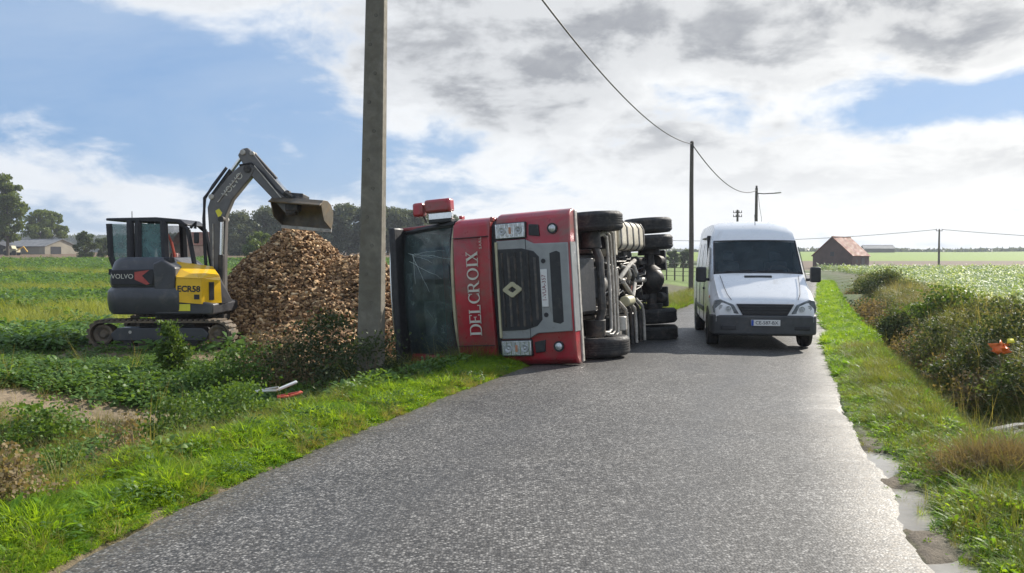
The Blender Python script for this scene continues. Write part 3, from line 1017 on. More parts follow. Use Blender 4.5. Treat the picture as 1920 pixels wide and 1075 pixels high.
    MB().bx(-.24, .24, 2.15, 2.85, .52, .90).build('gearbox_case', M_darkmetal, T, bevel=.05)
    for k in range(4):
        MB().bx(-.25, .25, 2.2 + .16 * k, 2.24 + .16 * k, .50, .92).build('rib', M_castiron, T, bevel=.006)
    MB().tube([(0, 2.8, .72), (.02, 3.9, .64), (.0, 4.8, .56)], .058, 12).build('propeller_shaft', M_castiron, T)
    MB().tube([(.05, 2.9, .55), (.32, 3.35, .45), (.40, 3.9, .50)], .045, 8).build('torque_rod', M_castiron, T)
    MB().tube([(-.05, 3.9, .52), (-.30, 3.5, .46), (.0, 3.0, .50)], .04, 8).build('torque_rod', M_castiron, T)
    MB().tube([(-.60, 5.15, .52), (-.30, 5.15, .52), (-.2, 5.15, .50), (.2, 5.15, .50), (.3, 5.15, .52), (.60, 5.15, .52)], [.10, .11, .22, .22, .11, .10], 14).build('rear_axle', M_darkmetal, T)
    MB().ball((0, 5.10, .48), .27, 18, (1, .95, 1)).build('differential', M_darkmetal, T)
    MB().bx(-.45, .45, 5.85, 6.0, .60, 1.05).build('rear_crossmember', M_chassis, T, bevel=.02)
    for yy in (2.2, 3.4, 4.4):
        MB().bx(-.40, .40, yy, yy + .12, .82, 1.0).build('crossmember', M_chassis, T, bevel=.01)
    # fuel tank with straps on the upper side
    tk = empty('fuel_tank', parent=T)
    ring = [(.60, .52), (.62, .44), (.70, .38), (1.02, .38), (1.13, .44), (1.17, .55), (1.17, .92), (1.12, 1.02), (1.0, 1.06), (.70, 1.06), (.62, 1.0), (.60, .92)]
    MB().prism(ring, 'y', 2.55, 4.30).build('tank_shell', M_tank, tk, bevel=.03, seg=3)
    big = [((x - .885) * 1.035 + .885, (z - .72) * 1.045 + .72) for x, z in ring]
    for yy in (2.60, 3.02, 3.44, 3.86, 4.22):
        MB().prism(big, 'y', yy, yy + .075).build('strap', M_chassis, tk, bevel=.01)
    MB().bx(.50, 1.12, 2.30, 2.42, .40, 1.08).build('step_plate', M_tank, T, bevel=.01)
    # lower side: air tanks, battery box, pipes
    for k in range(2):
        MB().cyl((-.62, 2.55 + .36 * k, .60), (-1.15, 2.55 + .36 * k, .60), .145, n=20).build('air_tank', M_castiron if k == 0 else M_chassis, T, bevel=.03)
    MB().cyl((-.36, 2.6, .38), (-.36, 3.05, .38), .10, .10, 18).build('filter', M_beige, T, bevel=.03)
    MB().cyl((-.62, 2.35, .40), (-.88, 2.35, .40), .115, n=18).build('filter', M_castiron, T, bevel=.02)
    for k in range(5):
        y0 = 2.60 + .30 * k
        MB().tube([(-.35, y0 - .25, .42), (-.43, y0 - .16, .38), (-.50, y0 - .05, .36), (-.58, y0, .355), (-.80, y0 + .01, .35), (-1.18, y0 + .02, .36)], .032, 8).build('pipe', M_castiron if k % 2 == 0 else M_darkmetal, T)
    MB().bx(-1.15, -.62, 3.5, 4.3, .50, 1.05).build('battery_box', M_blackplastic, T, bevel=.03)
    for k, (yy, xx) in enumerate(((3.2, .30), (3.45, .26), (3.65, .34))):
        MB().tube([(xx, yy, .58), (xx - .05, yy + .05, .46), (xx - .18, yy + .1, .44), (xx - .24, yy + .22, .50)], .04, 8).build('hose', M_castiron if k != 1 else M_rubber, T)
    rr = random.Random(3)
    for k in range(28):
        xx = rr.uniform(-.50, .50); yy = rr.uniform(1.9, 4.7)
        MB().tube([(xx, yy, .60), (xx + rr.uniform(-.1, .1), yy + .3, .52), (xx + rr.uniform(-.2, .2), yy + .7, .60)], .014, 5).build('cable', M_ink if k % 3 else M_castiron, T)
    for k in range(34):
        xx = rr.uniform(-.62, .62); yy = rr.uniform(1.75, 4.9)
        MB().box((xx, yy, rr.uniform(.62, .80)), (rr.uniform(.08, .2), rr.uniform(.1, .25), rr.uniform(.08, .2))).build('bracket', rr.choice([M_chassis, M_darkmetal, M_castiron]), T, bevel=.01)
    MB().prism([(.45, .52), (1.1, .44), (1.15, .50), (.5, .60)], 'x', -.45, .45).build('undertray', M_blackplastic, T, bevel=.02)
    MB().bx(-.60, .60, 2.05, 4.9, 1.02, 1.08).build('chassis_cover', M_chassis, T)
    for s in (-1, 1):
        MB().bx(s * .48, s * .62, 2.1, 4.4, .70, 1.02).build('side_plate', M_chassis, T, bevel=.02)
        MB().tube([(s * .47, .7, .74), (s * .47, 1.4, .56), (s * .47, 2.15, .74)], .035, 6).build('spring_wrap', M_darkmetal, T)
    # brake chambers at the rear
    for s in (-1, 1):
        MB().cyl((s * .40, 5.40, .42), (s * .40, 5.72, .40), .11, .10, 16).build('brake_chamber', M_darkmetal, T, bevel=.02)
        MB().prism([(5.70, .30), (5.98, .34), (5.98, .60), (5.70, .62)], 'x', s * .18, s * .62).build('rear_light_bar', M_blackplastic, T, bevel=.02)
        MB().bx(s * .55, s * 1.22, 4.55, 5.75, 1.07, 1.10).build('mudguard', M_blackplastic, T, bevel=.02)
    # load body behind the cab
    MB().prism([(2.25, 1.15), (5.9, 1.15), (6.0, 2.45), (2.2, 2.6)], 'x', 1.24, 1.18).build('body_side', M_reddull, T, bevel=.015)
    MB().prism([(2.25, 1.15), (5.9, 1.15), (6.0, 2.45), (2.2, 2.6)], 'x', -1.24, -1.18).build('body_side', M_reddull, T, bevel=.015)
    MB().bx(-1.18, 1.18, 2.25, 5.9, 1.13, 1.20).build('body_floor', M_reddull, T)
    MB().bx(-1.18, 1.18, 2.21, 2.27, 1.15, 2.7).build('body_front', M_reddull, T)
    return T


truck = build_truck()


# ------------------------------------------------------------------ van
def build_van():
    V = empty('parked_van', (4.78, 15.75, 0.0), -R(8.5))
    tag(V, 'white high-roof panel van facing us on the wet road', 'van')
    V.location = (4.68, 15.75, -.016)
    # stations: y, half width, bottom, top, top half width, corner radius, belt
    ST = [(0.03, .80, .52, .84, .74, .04), (.06, .88, .44, .90, .80, .05), (.22, .93, .38, 1.00, .84, .06), (.45, .955, .36, 1.13, .86, .07), (.92, .965, .36, 1.37, .875, .07),
          (1.00, .965, .36, 1.42, .872, .06), (1.62, .965, .36, 2.05, .835, .06), (1.68, .965, .36, 2.12, .83, .08), (1.78, .965, .36, 2.25, .82, .12), (1.95, .965, .36, 2.38, .81, .16), (2.25, .965, .36, 2.47, .80, .18), (2.8, .965, .36, 2.50, .80, .18), (4.2, .965, .36, 2.50, .80, .18),
          (5.30, .965, .36, 2.49, .80, .18), (5.45, .94, .40, 2.44, .78, .17)]
    vs = []; np_ = 11
    for (y, w, zb, zt, wt, r) in ST:
        belt = min(1.12, zt - r - .10)
        sh = zt - r
        P = [(0, zb), (w - .06, zb), (w, zb + .10), (w, (zb + belt) / 2), (w - .005, belt), (wt + (w - wt) * .45, belt + (sh - belt) * .55), (wt, sh), (wt - r * .3, zt - r * .3), (wt - r, zt - .01), (wt * .5, zt + .012), (0, zt + .02)]
        vs += [(x, y, z) for x, z in P]
        vs += [(-x, y, z) for x, z in P]
    fs = []
    W = 2 * np_
    for i in range(len(ST) - 1):
        for side in (0, 1):
            for k in range(np_ - 1):
                if i == 5 and k >= 7:
                    continue                               # windscreen opening
                a = i * W + side * np_ + k
                fs.append((a, a + 1, a + 1 + W, a + W))
    for i in (0, len(ST) - 1):
        b = i * W
        fs.append(tuple(b + k for k in range(np_)) + tuple(b + np_ + k for k in reversed(range(np_))))
    mb = MB().add(vs, fs)
    # weld the centre line
    body = mb.build('body', M_white, V, angle=.75)
    bm = bmesh.new(); bm.from_mesh(body.data); bmesh.ops.remove_doubles(bm, verts=bm.verts, dist=1e-4); bmesh.ops.recalc_face_normals(bm, faces=bm.faces); bm.to_mesh(body.data); bm.free()
    body.data.polygons.foreach_set('use_smooth', [True] * len(body.data.polygons)); body.data.set_sharp_from_angle(angle=.75)

    def top(v, u, off=0.0):
        y = 1.00 + .62 * v; z = 1.425 + .635 * v; hw = .835 - .035 * v
        n = Vector((0, -.71, .70))
        return Vector((u * hw, y + .03 * abs(u) ** 2, z + .012 * (1 - u * u))) + n * off
    N = 8
    g = MB().add([top(j / 4, -1 + 2 * i / N, .008) for j in range(5) for i in range(N + 1)],
                 [(j * (N + 1) + i, j * (N + 1) + i + 1, (j + 1) * (N + 1) + i + 1, (j + 1) * (N + 1) + i) for j in range(4) for i in range(N)])
    ws = g.build('windscreen', M_vanglass, V)
    loop = [top(0, -1 + 2 * i / 8, .012) for i in range(9)] + [top(1, 1 - 2 * i / 8, .012) for i in range(9)]
    MB().tube(loop + [loop[0]], .014, 6).build('seal', M_ink, ws)
    for k, u in enumerate((-.75, -.05)):
        MB().tube([top(.01, u, .03), top(.03, u + .3, .035), top(.05, u + .62, .03)], .010, 5).build('wiper', M_ink, ws)
    # inside
    MB().prism([(1.02, 1.05), (1.45, 1.05), (1.45, 1.36), (1.08, 1.40)], 'x', -.85, .85).build('dashboard', M_blackplastic, V, bevel=.03)
    MB().bx(-.88, .88, 2.3, 2.34, .5, 2.2).build('bulkhead', M_blackplastic, V)
    for s in (-1, 1):
        S = MB(); S.box((s * .48, 2.0, 1.30), (.46, .14, .70), rot=(R(-8), 0, 0)); S.box((s * .48, 2.03, 1.76), (.26, .10, .20))
        S.build('seat', M_seat, V, bevel=.04)
    MB().lathe([(-.015, .20), (0, .182), (.015, .20), (0, .218)], (.47, 1.50, 1.46), (0, -.55, .83), 24).build('steering_wheel', M_chassis, V)
    # hood slot, grille, lamps, bumper
    MB().box((-.02, .86, 1.362), (.52, .055, .035), rot=(R(27), 0, 0)).build('hood_vent', M_blackplastic, V, bevel=.008)
    gl = MB().prism([(-.52, .875), (.52, .875), (.40, .665), (-.40, .665)], 'y', -.005, .10).build('grille', M_ink, V, bevel=.012)
    for zz in (.71, .76, .81):
        MB().bx(-.42 - (zz - .71) * .5, .42 + (zz - .71) * .5, -.016, .0, zz, zz + .018).build('slat', M_blackplastic, gl, bevel=.004)
    for s in (-1, 1):
        H = empty('headlight', parent=V)
        q = [(.565, .86), (.80, .955), (.90, .93), (.935, .80), (.92, .70), (.47, .69)]
        vv = [(s * x, (.008 + (max(0, x - .5) ** 2) * .62), z) for x, z in q] + [(s * x, (.03 + (max(0, x - .5) ** 2) * .75) + .12, z) for x, z in q]
        n = len(q)
        MB().add(vv, [tuple(range(n)), tuple(range(n, 2 * n))] + [(i, (i + 1) % n, n + (i + 1) % n, n + i) for i in range(n)]).build('lens', M_vanlens, H, bevel=.012)
        for (x, z, rr) in ((.66, .78, .050), (.79, .80, .048)):
            MB().lathe([(0, rr), (.015, rr), (.01, rr * .5), (.02, 0)], (s * x, .006 + (x - .5) ** 2 * .62, z), (0, -1, 0), 18, closed=False).build('reflector', M_reflector, H)
        MB().bx(s * .52, s * .80, -.042, .0, .40, .47).build('fog_slot', M_ink, V, bevel=.01)
    bp = [(-.965, .62), (-.965, .26), (-.93, .10), (-.80, .0), (-.45, -.045), (0, -.055), (.45, -.045), (.80, .0), (.93, .10), (.965, .26), (.965, .62)]
    MB().prism(bp, 'z', .30, .665).build('bumper', pmat('grey_bumper_plastic', (.055, .058, .062), .6, var=.2, scale=5, dirt=(.12, .11, .10), dirt_amt=.2), V, bevel=.035, seg=3)
    pl = MB().bx(-.26, .26, -.085, -.055, .475, .585).build('number_plate', M_whiteplate, V, bevel=.004)
    MB().bx(-.258, -.215, -.0875, -.084, .478, .582).build('plate_band', M_plateblue, pl, smooth=False)
    text_obj('plate_text', 'CE-587-BX', .088, M_ink, pl, frame((1, 0, 0), (0, 0, 1), (.02, -.0865, .53)))
    # side details (both sides)
    for s in (-1, 1):
        mir = empty('door_mirror', parent=V)
        MB().box((s * 1.09, 1.06, 1.40), (.20, .13, .30)).build('housing', M_blackplastic, mir, bevel=.035, seg=3)
        MB().tube([(s * .93, 1.14, 1.30), (s * 1.08, 1.08, 1.30)], .028, 8).build('mirror_arm', M_blackplastic, mir)
        MB().box((s * 1.09, 1.130, 1.41), (.16, .012, .24)).build('mirror_glass', M_chrome, mir)
        # cab side window
        def sd(y, z):
            return (s * (.965 - max(0, z - 1.12) * .108 + .006), y, z)
        q = [(1.15, 1.30), (1.95, 1.27), (1.95, 1.92), (1.70, 1.95), (1.58, 1.86)]
        MB().add([sd(*p) for p in q] + [(sd(*p)[0] - s * .02, p[0], p[1]) for p in q], [tuple(range(5)), tuple(range(5, 10))] + [(i, (i + 1) % 5, 5 + (i + 1) % 5, 5 + i) for i in range(5)]).build('side_window', M_vanglass, V)
        for yy in (2.05, 3.25, 4.3):
            MB().tube([(s * .967, yy, .45), (s * .967, yy, 1.12), (s * (.967 - .70 * .112), yy, 1.82), (s * (.967 - .95 * .118), yy, 2.05)], .006, 4).build('seam', M_ink, V)
        MB().bx(s * .955, s * .985, 2.0, 4.0, .62, .72).build('rub_strip', M_blackplastic, V, bevel=.01)
        MB().box((s * .845, 3.2, 2.16), (.03, 1.6, .03), rot=(0, 0, 0)).build('roof_rail', M_chassis, V)
        MB().box((s * .975, 1.98, 1.10), (.03, .16, .045)).build('door_handle', M_blackplastic, V, bevel=.008)
        for yy in (.98, 4.45):
            arc = [(yy + .43 * math.cos(t), .36 + .43 * math.sin(t)) for t in np.linspace(0, math.pi, 16)]
            MB().prism(arc, 'x', s * .972, s * .90).build('wheel_arch', M_ink, V)
            wheel(V, s * .875, yy, .345, .345, .215, s, rimcol=M_chassis)
    def hood(x, y, off=.006):
        return (x, y, float(np.interp(y, [.06, .22, .45, .92], [.90, 1.00, 1.13, 1.37])) + .018 + off)
    for s in (-1, 1):
        MB().tube([hood(s * .60, .10), hood(s * .66, .25), hood(s * .70, .50), hood(s * .74, .90)], .006, 4).build('hood_seam', M_ink, V)
        MB().box((s * .955, .62, .98), (.03, .09, .05)).build('side_indicator', M_orange, V, bevel=.008)
    MB().bx(-.80, .80, .3, 5.3, .26, .40).build('underbody', M_ink, V)
    MB().tube([(.05, 1.9, 2.40), (.05, 1.98, 2.62)], .007, 5).build('aerial', M_ink, V)
    return V


van = build_van()
# ------------------------------------------------------------------ excavator
def build_excavator():
    OX, OY = -6.62, 16.95
    OZ = hz(OX, OY) + .0
    E = empty('excavator', (OX, OY, OZ))
    tag(E, 'compact grey and yellow tracked excavator with its arm over the root heap', 'excavator')

    def L(px, py, d):
        p = PX(px, py, d)
        return (p.x - OX, p.z - OZ)
    # ---- tracks
    for (y0, y1) in ((-.97, -.57), (.57, .97)):
        K = empty('track', parent=E)
        K_belt = empty('belt', parent=K)
        r = .245; xl, xr = -1.09, 1.07; zc = .285
        path = []
        n = 22
        per = 2 * (xr - xl) + 2 * math.pi * r
        N = 56
        for i in range(N):
            s = per * i / N
            if s < xr - xl:
                p = (xl + s, zc + r, 0)
            elif s < xr - xl + math.pi * r:
                t = (s - (xr - xl)) / r; p = (xr + r * math.sin(t), zc + r * math.cos(t), t)
            elif s < 2 * (xr - xl) + math.pi * r:
                q = s - (xr - xl) - math.pi * r; p = (xr - q, zc - r, math.pi)
            else:
                t = (s - 2 * (xr - xl) - math.pi * r) / r; p = (xl - r * math.sin(t), zc - r * math.cos(t), math.pi + t)
            path.append(p)
        prof_o = [(p[0] + .012 * math.sin(p[2]), p[1] + .012 * math.cos(p[2])) for p in path]
        prof_i = [(p[0] - .025 * math.sin(p[2]), p[1] - .025 * math.cos(p[2])) for p in path]
        mb = MB()
        vs = []; fs = []
        for (yy) in (y0, y1):
            vs += [(x, yy, z) for x, z in prof_o] + [(x, yy, z) for x, z in prof_i]
        for i in range(N):
            j = (i + 1) % N
            fs += [(i, j, 2 * N + j, 2 * N + i), (N + i, N + j, 3 * N + j, 3 * N + i), (i, j, N + j, N + i), (2 * N + i, 2 * N + j, 3 * N + j, 3 * N + i)]
        mb.add(vs, fs); bl = mb.build('band', M_mudtrack, K)
        bpy.data.objects.remove(K_belt)
        shoe = MB().box((0, (y0 + y1) / 2, .022), (.062, y1 - y0 + .012, .034)).mesh('shoe', M_mudtrack, False)
        for i in range(0, N):
            o = bpy.data.objects.new('shoe', shoe); C.objects.link(o); o.parent = K
            p = path[i]
            o.location = (p[0], 0, p[1]); o.rotation_euler = (0, p[2], 0)
        for xx, rr in ((xl, .185), (xr, .185)):
            MB().lathe([(-.13, rr), (.13, rr), (.14, rr * .8), (.10, rr * .5), (.145, rr * .3), (.145, 0)], (xx, (y0 + y1) / 2, zc), (0, -1, 0), 24, closed=False).build('idler' if xx > 0 else 'sprocket', M_mudtrack, K)
        for xx in (-.62, -.2, .2, .62):
            MB().cyl((xx, y0 + .05, .13), (xx, y1 - .05, .13), .085, n=16).build('roller', M_darkmetal, K, bevel=.01)
        MB().prism([(-.88, .16), (.86, .16), (.92, .30), (.80, .41), (-.80, .41), (-.94, .30)], 'y', y0 + .03, y1 - .03).build('track_frame', M_greypaint, K, bevel=.02)
        MB().bx(-.05, .08, y0 + .022, y0 + .03, .27, .31).build('decal', M_decalyellow, K, smooth=False)
        MB().cyl((-.56, y0 + .02, .33), (-.56, y0 + .04, .33), .03, n=10).build('grease_cap', M_castiron, K)
    MB().bx(-.55, .55, -.6, .6, .30, .50).build('undercarriage', M_darkmetal, E, bevel=.04)
    MB().cyl((0, 0, .48), (0, 0, .66), .44, n=32).build('slew_ring', M_darkmetal, E, bevel=.01)
    # ---- upper structure
    def rnd_plan(x0, x1, hw, rr, n=10):
        pts = []
        for i in range(n + 1):
            t = R(180) + R(90) * i / n
            pts.append((x0 + rr + rr * math.cos(t), -hw + rr + rr * math.sin(t)))
        pts += [(x1, -hw), (x1, hw)]
        for i in range(n + 1):
            t = R(90) + R(90) * i / n
            pts.append((x0 + rr + rr * math.cos(t), hw - rr + rr * math.sin(t)))
        return pts
    # counterweight: rounded tail, bulging
    rings = []
    pl_ = [(-1.06, .66, .92), (-1.10, .74, .96), (-1.12, .95, .98), (-1.11, 1.10, .975), (-1.05, 1.175, .94)]
    vs = []; fs = []
    n = None
    for (x0, z, hw) in pl_:
        p = rnd_plan(x0, .38, hw, .42)
        n = len(p)
        vs += [(x, y, z) for x, y in p]
    for i in range(len(pl_) - 1):
        for k in range(n):
            fs.append((i * n + k, i * n + (k + 1) % n, (i + 1) * n + (k + 1) % n, (i + 1) * n + k))
    fs += [tuple(range(n)), tuple(range((len(pl_) - 1) * n, len(pl_) * n))]
    MB().add(vs, fs).build('counterweight', M_greypaint, E, bevel=.015)
    # engine hood above it, shoulder falling to the front
    vs = []; fs = []
    pl_ = [(-1.01, 1.165, .91, .30), (-1.03, 1.30, .93, .30), (-1.00, 1.52, .90, .26), (-.97, 1.66, .84, .10), (-.90, 1.74, .76, .0)]
    for (x0, z, hw, x1) in pl_:
        p = rnd_plan(x0, x1, hw, .26)
        vs += [(x, y, z) for x, y in p]
    for i in range(len(pl_) - 1):
        for k in range(n):
            fs.append((i * n + k, i * n + (k + 1) % n, (i + 1) * n + (k + 1) % n, (i + 1) * n + k))
    fs += [tuple(range(n)), tuple(range((len(pl_) - 1) * n, len(pl_) * n))]
    MB().add(vs, fs).build('engine_hood', M_greypaint, E, bevel=.02)
    MB().prism([(.02, 1.74), (.14, 1.74), (.16, 1.62), (.02, 1.60)], 'y', -.80, -.55).build('hood_latch', M_ink, E, bevel=.02)
    # dark side shoulder between hood and yellow panel
    MB().prism([(-.10, 1.12), (.30, 1.10), (.31, 1.54), (.06, 1.70), (-.12, 1.62)], 'y', -.955, -.5).build('side_door', M_greypaint, E, bevel=.03)
    MB().prism([(-.10, .66), (1.0, .66), (1.02, .86), (-.10, 1.10)], 'y', -.945, .5).build('lower_skirt', M_greypaint, E, bevel=.03)
    # name band on the tail and its red emblem
    MB().prism([(-.90, 1.22), (-.12, 1.22), (-.10, 1.52), (-.90, 1.50)], 'y', -.945, -.80).build('name_band', M_ink, E, bevel=.01)
    text_obj('lettering', 'VOLVO', .125, M_lettering, E, frame((1, 0, 0), (0, 0, 1), (-.69, -.948, 1.375)))
    MB().prism([(-.46, 1.46), (-.18, 1.50), (-.32, 1.39), (-.18, 1.24), (-.24, 1.22), (-.46, 1.32)], 'y', -.950, -.94).build('emblem', M_decalred, E, smooth=False)
    # yellow hood: faceted
    a = [(.31, -.965, .90), (.80, -.965, .86), (.80, -.965, 1.34), (.34, -.965, 1.36)]
    b = [(1.06, -.62, .87), (1.04, -.62, 1.30), (.98, -.50, 1.38), (.72, -.12, 1.56), (.08, -.35, 1.66), (.02, -.55, 1.63)]
    vs = a + b
    #          0..3 side, 4 front low, 5 front up, 6 ridge front, 7 ridge, 8 back top, 9 back top near
    fs = [(0, 1, 2, 3), (1, 4, 5, 2), (2, 5, 6), (3, 2, 6, 7, 8, 9), (0, 3, 9)]
    MB().add(vs, fs).build('yellow_hood', M_yellow, E, smooth=False, bevel=.0)
    MB().add([(.31, -.955, .88), (.80, -.955, .84), (1.05, -.60, .85), (1.03, -.60, 1.28), (.97, -.48, 1.36), (.70, -.12, 1.54), (.06, -.35, 1.64), (.05, .2, 1.6), (.7, .2, 1.5), (1.0, .2, .85), (.3, .2, .85)],
             [(0, 1, 2, 9, 10), (2, 3, 4, 8, 9), (4, 5, 8), (5, 6, 7, 8), (0, 10, 7, 6)]).build('hood_inner', M_ink, E, smooth=False)
    MB().tube([(.33, -.968, 1.362), (.80, -.968, 1.342), (.98, -.51, 1.385)], .010, 5).build('hood_edge', M_yellow, E)
    text_obj('lettering', 'ECR58', .155, M_ink, E, frame((1, 0, -.02), (0.02, 0, 1), (.56, -.968, 1.14)), bold=.005)
    MB().bx(.66, .76, -.972, -.96, .95, 1.04).build('latch', M_ink, E)
    MB().box((.93, -.80, 1.10), (.10, .02, .34), rot=(0, 0, R(53))).build('hood_vent', M_ink, E)
    MB().bx(.36, .58, -.958, -.95, .73, .86).build('decal', M_decalyellow, E, smooth=False)
    # ---- cab on the far side
    K = empty('cab', parent=E)
    cy0, cy1 = -.06, .90
    xa, xb = -1.36, .36
    zb, zt = 1.45, 2.47

    def post(p, q, w=.06, nm='post', mt=M_ink):
        MB().tube([p, q], w, 6).build(nm, mt, K)
    for yy in (cy0, cy1):
        post((xa + .02, yy, 2.40), (xa + .05, yy, 1.75)); post((xa + .05, yy, 1.75), (xa + .16, yy, zb))
        post((-.92, yy, zb), (-.92, yy, zt), .075)
        post((-.76, yy, zb), (-.76, yy, zt), .07)
        post((-.22, yy, zb), (-.26, yy, zt), .08)
        post((.36, yy, zb + .02), (.22, yy, 2.28), .05); post((.22, yy, 2.28), (.04, yy, 2.44), .05)
        MB().box(((xa + .36) / 2, yy, zb), (1.70, .08, .12)).build('sill', M_ink, K, bevel=.01)
    rf = MB().prism([(xa - .02, 2.46), (xa - .02, 2.51), (-.4, 2.53), (.08, 2.49), (.22, 2.38), (.18, 2.36), (.02, 2.42)], 'y', cy0 - .05, cy1 + .05).build('roof', M_ink, K, bevel=.015)
    MB().bx(-.84, -.80, cy0, cy1, 1.45, 2.42).build('rear_wall', M_ink, K)
    for yy in (cy0, cy1):
        MB().bx(-.70, -.25, yy - .02, yy + .02, 1.45, 1.66).build('door_panel', M_ink, K, bevel=.01)
    MB().tube([(-1.00, .2, 2.52), (-1.00, .2, 2.66)], .008, 5).build('aerial', M_ink, K)
    MB().bx(xa + .10, .30, cy0, cy1, 1.30, 1.45).build('cab_base', M_ink, K, bevel=.02)
    for yy in (cy0, cy1):
        MB().add([(xa + .06, yy, 1.74), (xa + .18, yy, 1.52), (-.95, yy, 1.52), (-.95, yy, 2.40), (xa + .05, yy, 2.40)], [(0, 1, 2, 3, 4)]).build('pane', M_cabglass, K)
        MB().add([(-.70, yy, 1.52), (-.26, yy, 1.52), (-.29, yy, 2.40), (-.70, yy, 2.40)], [(0, 1, 2, 3)]).build('pane', M_cabglass, K)
    MB().add([(xa + .02, cy0, 1.75), (xa + .02, cy1, 1.75), (xa + .0, cy1, 2.4), (xa + .0, cy0, 2.4)], [(0, 1, 2, 3)]).build('pane', M_cabglass, K)
    S = MB(); S.box((-.52, .42, 1.62), (.45, .48, .14)); S.box((-.70, .42, 1.95), (.14, .46, .62), rot=(0, R(-8), 0)); S.box((-.73, .42, 2.30), (.09, .26, .14))
    S.build('seat', M_seat, K, bevel=.04)
    MB().tube([(-.10, .10, 1.48), (-.12, .10, 1.80), (-.18, .10, 2.05), (-.25, .10, 2.2)], .028, 6).build('grab_rail', M_warmred, K)
    MB().box((-.26, .5, 1.72), (.15, .18, .22)).build('control_box', pmat('pink_grey_box', (.55, .36, .32), .6), K, bevel=.03)
    for yy in (.2, .65):
        MB().tube([(-.25, yy, 1.55), (-.22, yy, 1.82)], .014, 6).build('lever', M_ink, K)
    MB().tube([(.30, cy0 - .08, 2.32), (.42, cy0 - .12, 2.42), (.40, cy0 - .12, 2.30)], .03, 6).build('work_light', M_ink, K)
    MB().box((.42, cy0 - .10, 2.12), (.10, .05, .22)).build('door_mirror', M_ink, K, bevel=.02)
    # ---- boom, arm, cylinders
    D = 17.0
    yc = D - OY

    def plate(pts, name, mt, w, off=0.0, bev=.02, par=E):
        return MB().prism([L(px, py, D) for px, py in pts], 'y', yc + off - w / 2, yc + off + w / 2).build(name, mt, par, bevel=bev)
    bo = plate([(398, 592), (420, 592), (424, 545), (424, 470), (426, 405), (438, 376), (474, 332), (480, 318), (464, 305), (450, 314), (432, 330), (398, 372), (392, 390), (397, 470), (400, 545)], 'boom', M_boom, .20)
    plate([(392, 600), (426, 600), (424, 555), (398, 555)], 'boom_foot', M_darkmetal, .42, bev=.03)
    ar = plate([(448, 292), (456, 280), (466, 278), (478, 290), (500, 318), (548, 372), (552, 392), (545, 405), (534, 398), (512, 372), (472, 330), (463, 318)], 'arm', M_boom, .17)
    # boom cylinder (front of boom) and arm cylinder (on its back), bucket cylinder
    def cylinder(p, q, r1, r2, split, off=0.0, nm='cylinder'):
        A = Vector((L(*p, D)[0], yc + off, L(*p, D)[1])); Bq = Vector((L(*q, D)[0], yc + off, L(*q, D)[1]))
        Mx = A + (Bq - A) * split
        k = MB().cyl(A, Mx, r1, n=14).build(nm, M_darkmetal, E, bevel=.008)
        MB().cyl(Mx, Bq, r2, n=12).build('rod', M_chrome, k)
        e = MB(); e.cyl(Bq + Vector((0, -.07, 0)), Bq + Vector((0, .07, 0)), r1 * 1.0, n=12); e.build('rod_eye', M_darkmetal, k)
        return k
    cylinder((418, 585), (421, 412), .058, .036, .62, -.16)
    cylinder((400, 368), (458, 288), .062, .040, .60, 0)
    cylinder((474, 288), (540, 362), .050, .032, .66, 0)
    # hoses down the back of the boom
    for k in range(4):
        pts = [(392 - 2.2 * k, 540), (388 - 2.5 * k, 470), (386 - 2.5 * k, 410), (386 - 1.5 * k, 372), (402 - 2 * k, 352 - 1.5 * k), (428 - 2 * k, 316 - k)]
        MB().tube([(L(px, py, D)[0], yc - .09 + .06 * k, L(px, py, D)[1]) for px, py in pts], .028, 6).build('hose', M_ink, E)
    for k in range(2):
        pts = [(452, 312), (474, 308), (498, 328), (520, 356), (540, 372)]
        MB().tube([(L(px, py, D)[0], yc - .10 + .2 * k, L(px, py, D)[1] + .01) for px, py in pts], .020, 6).build('hose', M_ink, E)
    plate([(407, 396), (414, 392), (420, 400), (414, 412)], 'decal', M_decalyellow, .206, bev=0)
    p0, p1 = L(432, 372, D), L(466, 330, D)
    xa_ = Vector((p1[0] - p0[0], 0, p1[1] - p0[1])).normalized()
    text_obj('lettering', 'VOLVO', .17, M_lettering, E, frame(xa_, Vector((-xa_.z, 0, xa_.x)), ((p0[0] + p1[0]) / 2 - .10, yc - .104, (p0[1] + p1[1]) / 2 + .035)))
    for (px_, py_, rr_, hw_) in ((409, 586, .085, .24), (467, 318, .075, .14), (545, 398, .06, .14), (400, 370, .055, .13), (458, 287, .055, .12), (421, 412, .05, .15), (475, 289, .045, .12)):
        lx_, lz_ = L(px_, py_, D)
        MB().cyl((lx_, yc - hw_, lz_), (lx_, yc + hw_, lz_), rr_, n=16).build('pin', M_castiron if rr_ < .06 else M_darkmetal, E, bevel=.01)
    for (a_, b_) in (((404, 540), (403, 420)), ((412, 380), (455, 325)), ((480, 312), (530, 372))):
        MB().tube([(L(*a_, D)[0], yc - .115, L(*a_, D)[1]), (L(*b_, D)[0], yc - .115, L(*b_, D)[1])], .012, 6).build('steel_pipe', M_castiron, E)
    # linkage and wide grading bucket turned broadside
    for (p, q, w) in (((536, 362), (552, 372), .05), ((552, 372), (556, 398), .05), ((540, 402), (556, 398), .05), ((541, 366), (546, 398), .035)):
        for off in (-.10, .10):
            MB().tube([(L(*p, D)[0], yc + off, L(*p, D)[1]), (L(*q, D)[0], yc + off, L(*q, D)[1])], w, 6).build('link', M_darkmetal, E)
    MB().box((L(550, 388, D)[0], yc, L(550, 388, D)[1]), (.26, .30, .20)).build('coupler', M_darkmetal, E, bevel=.03)
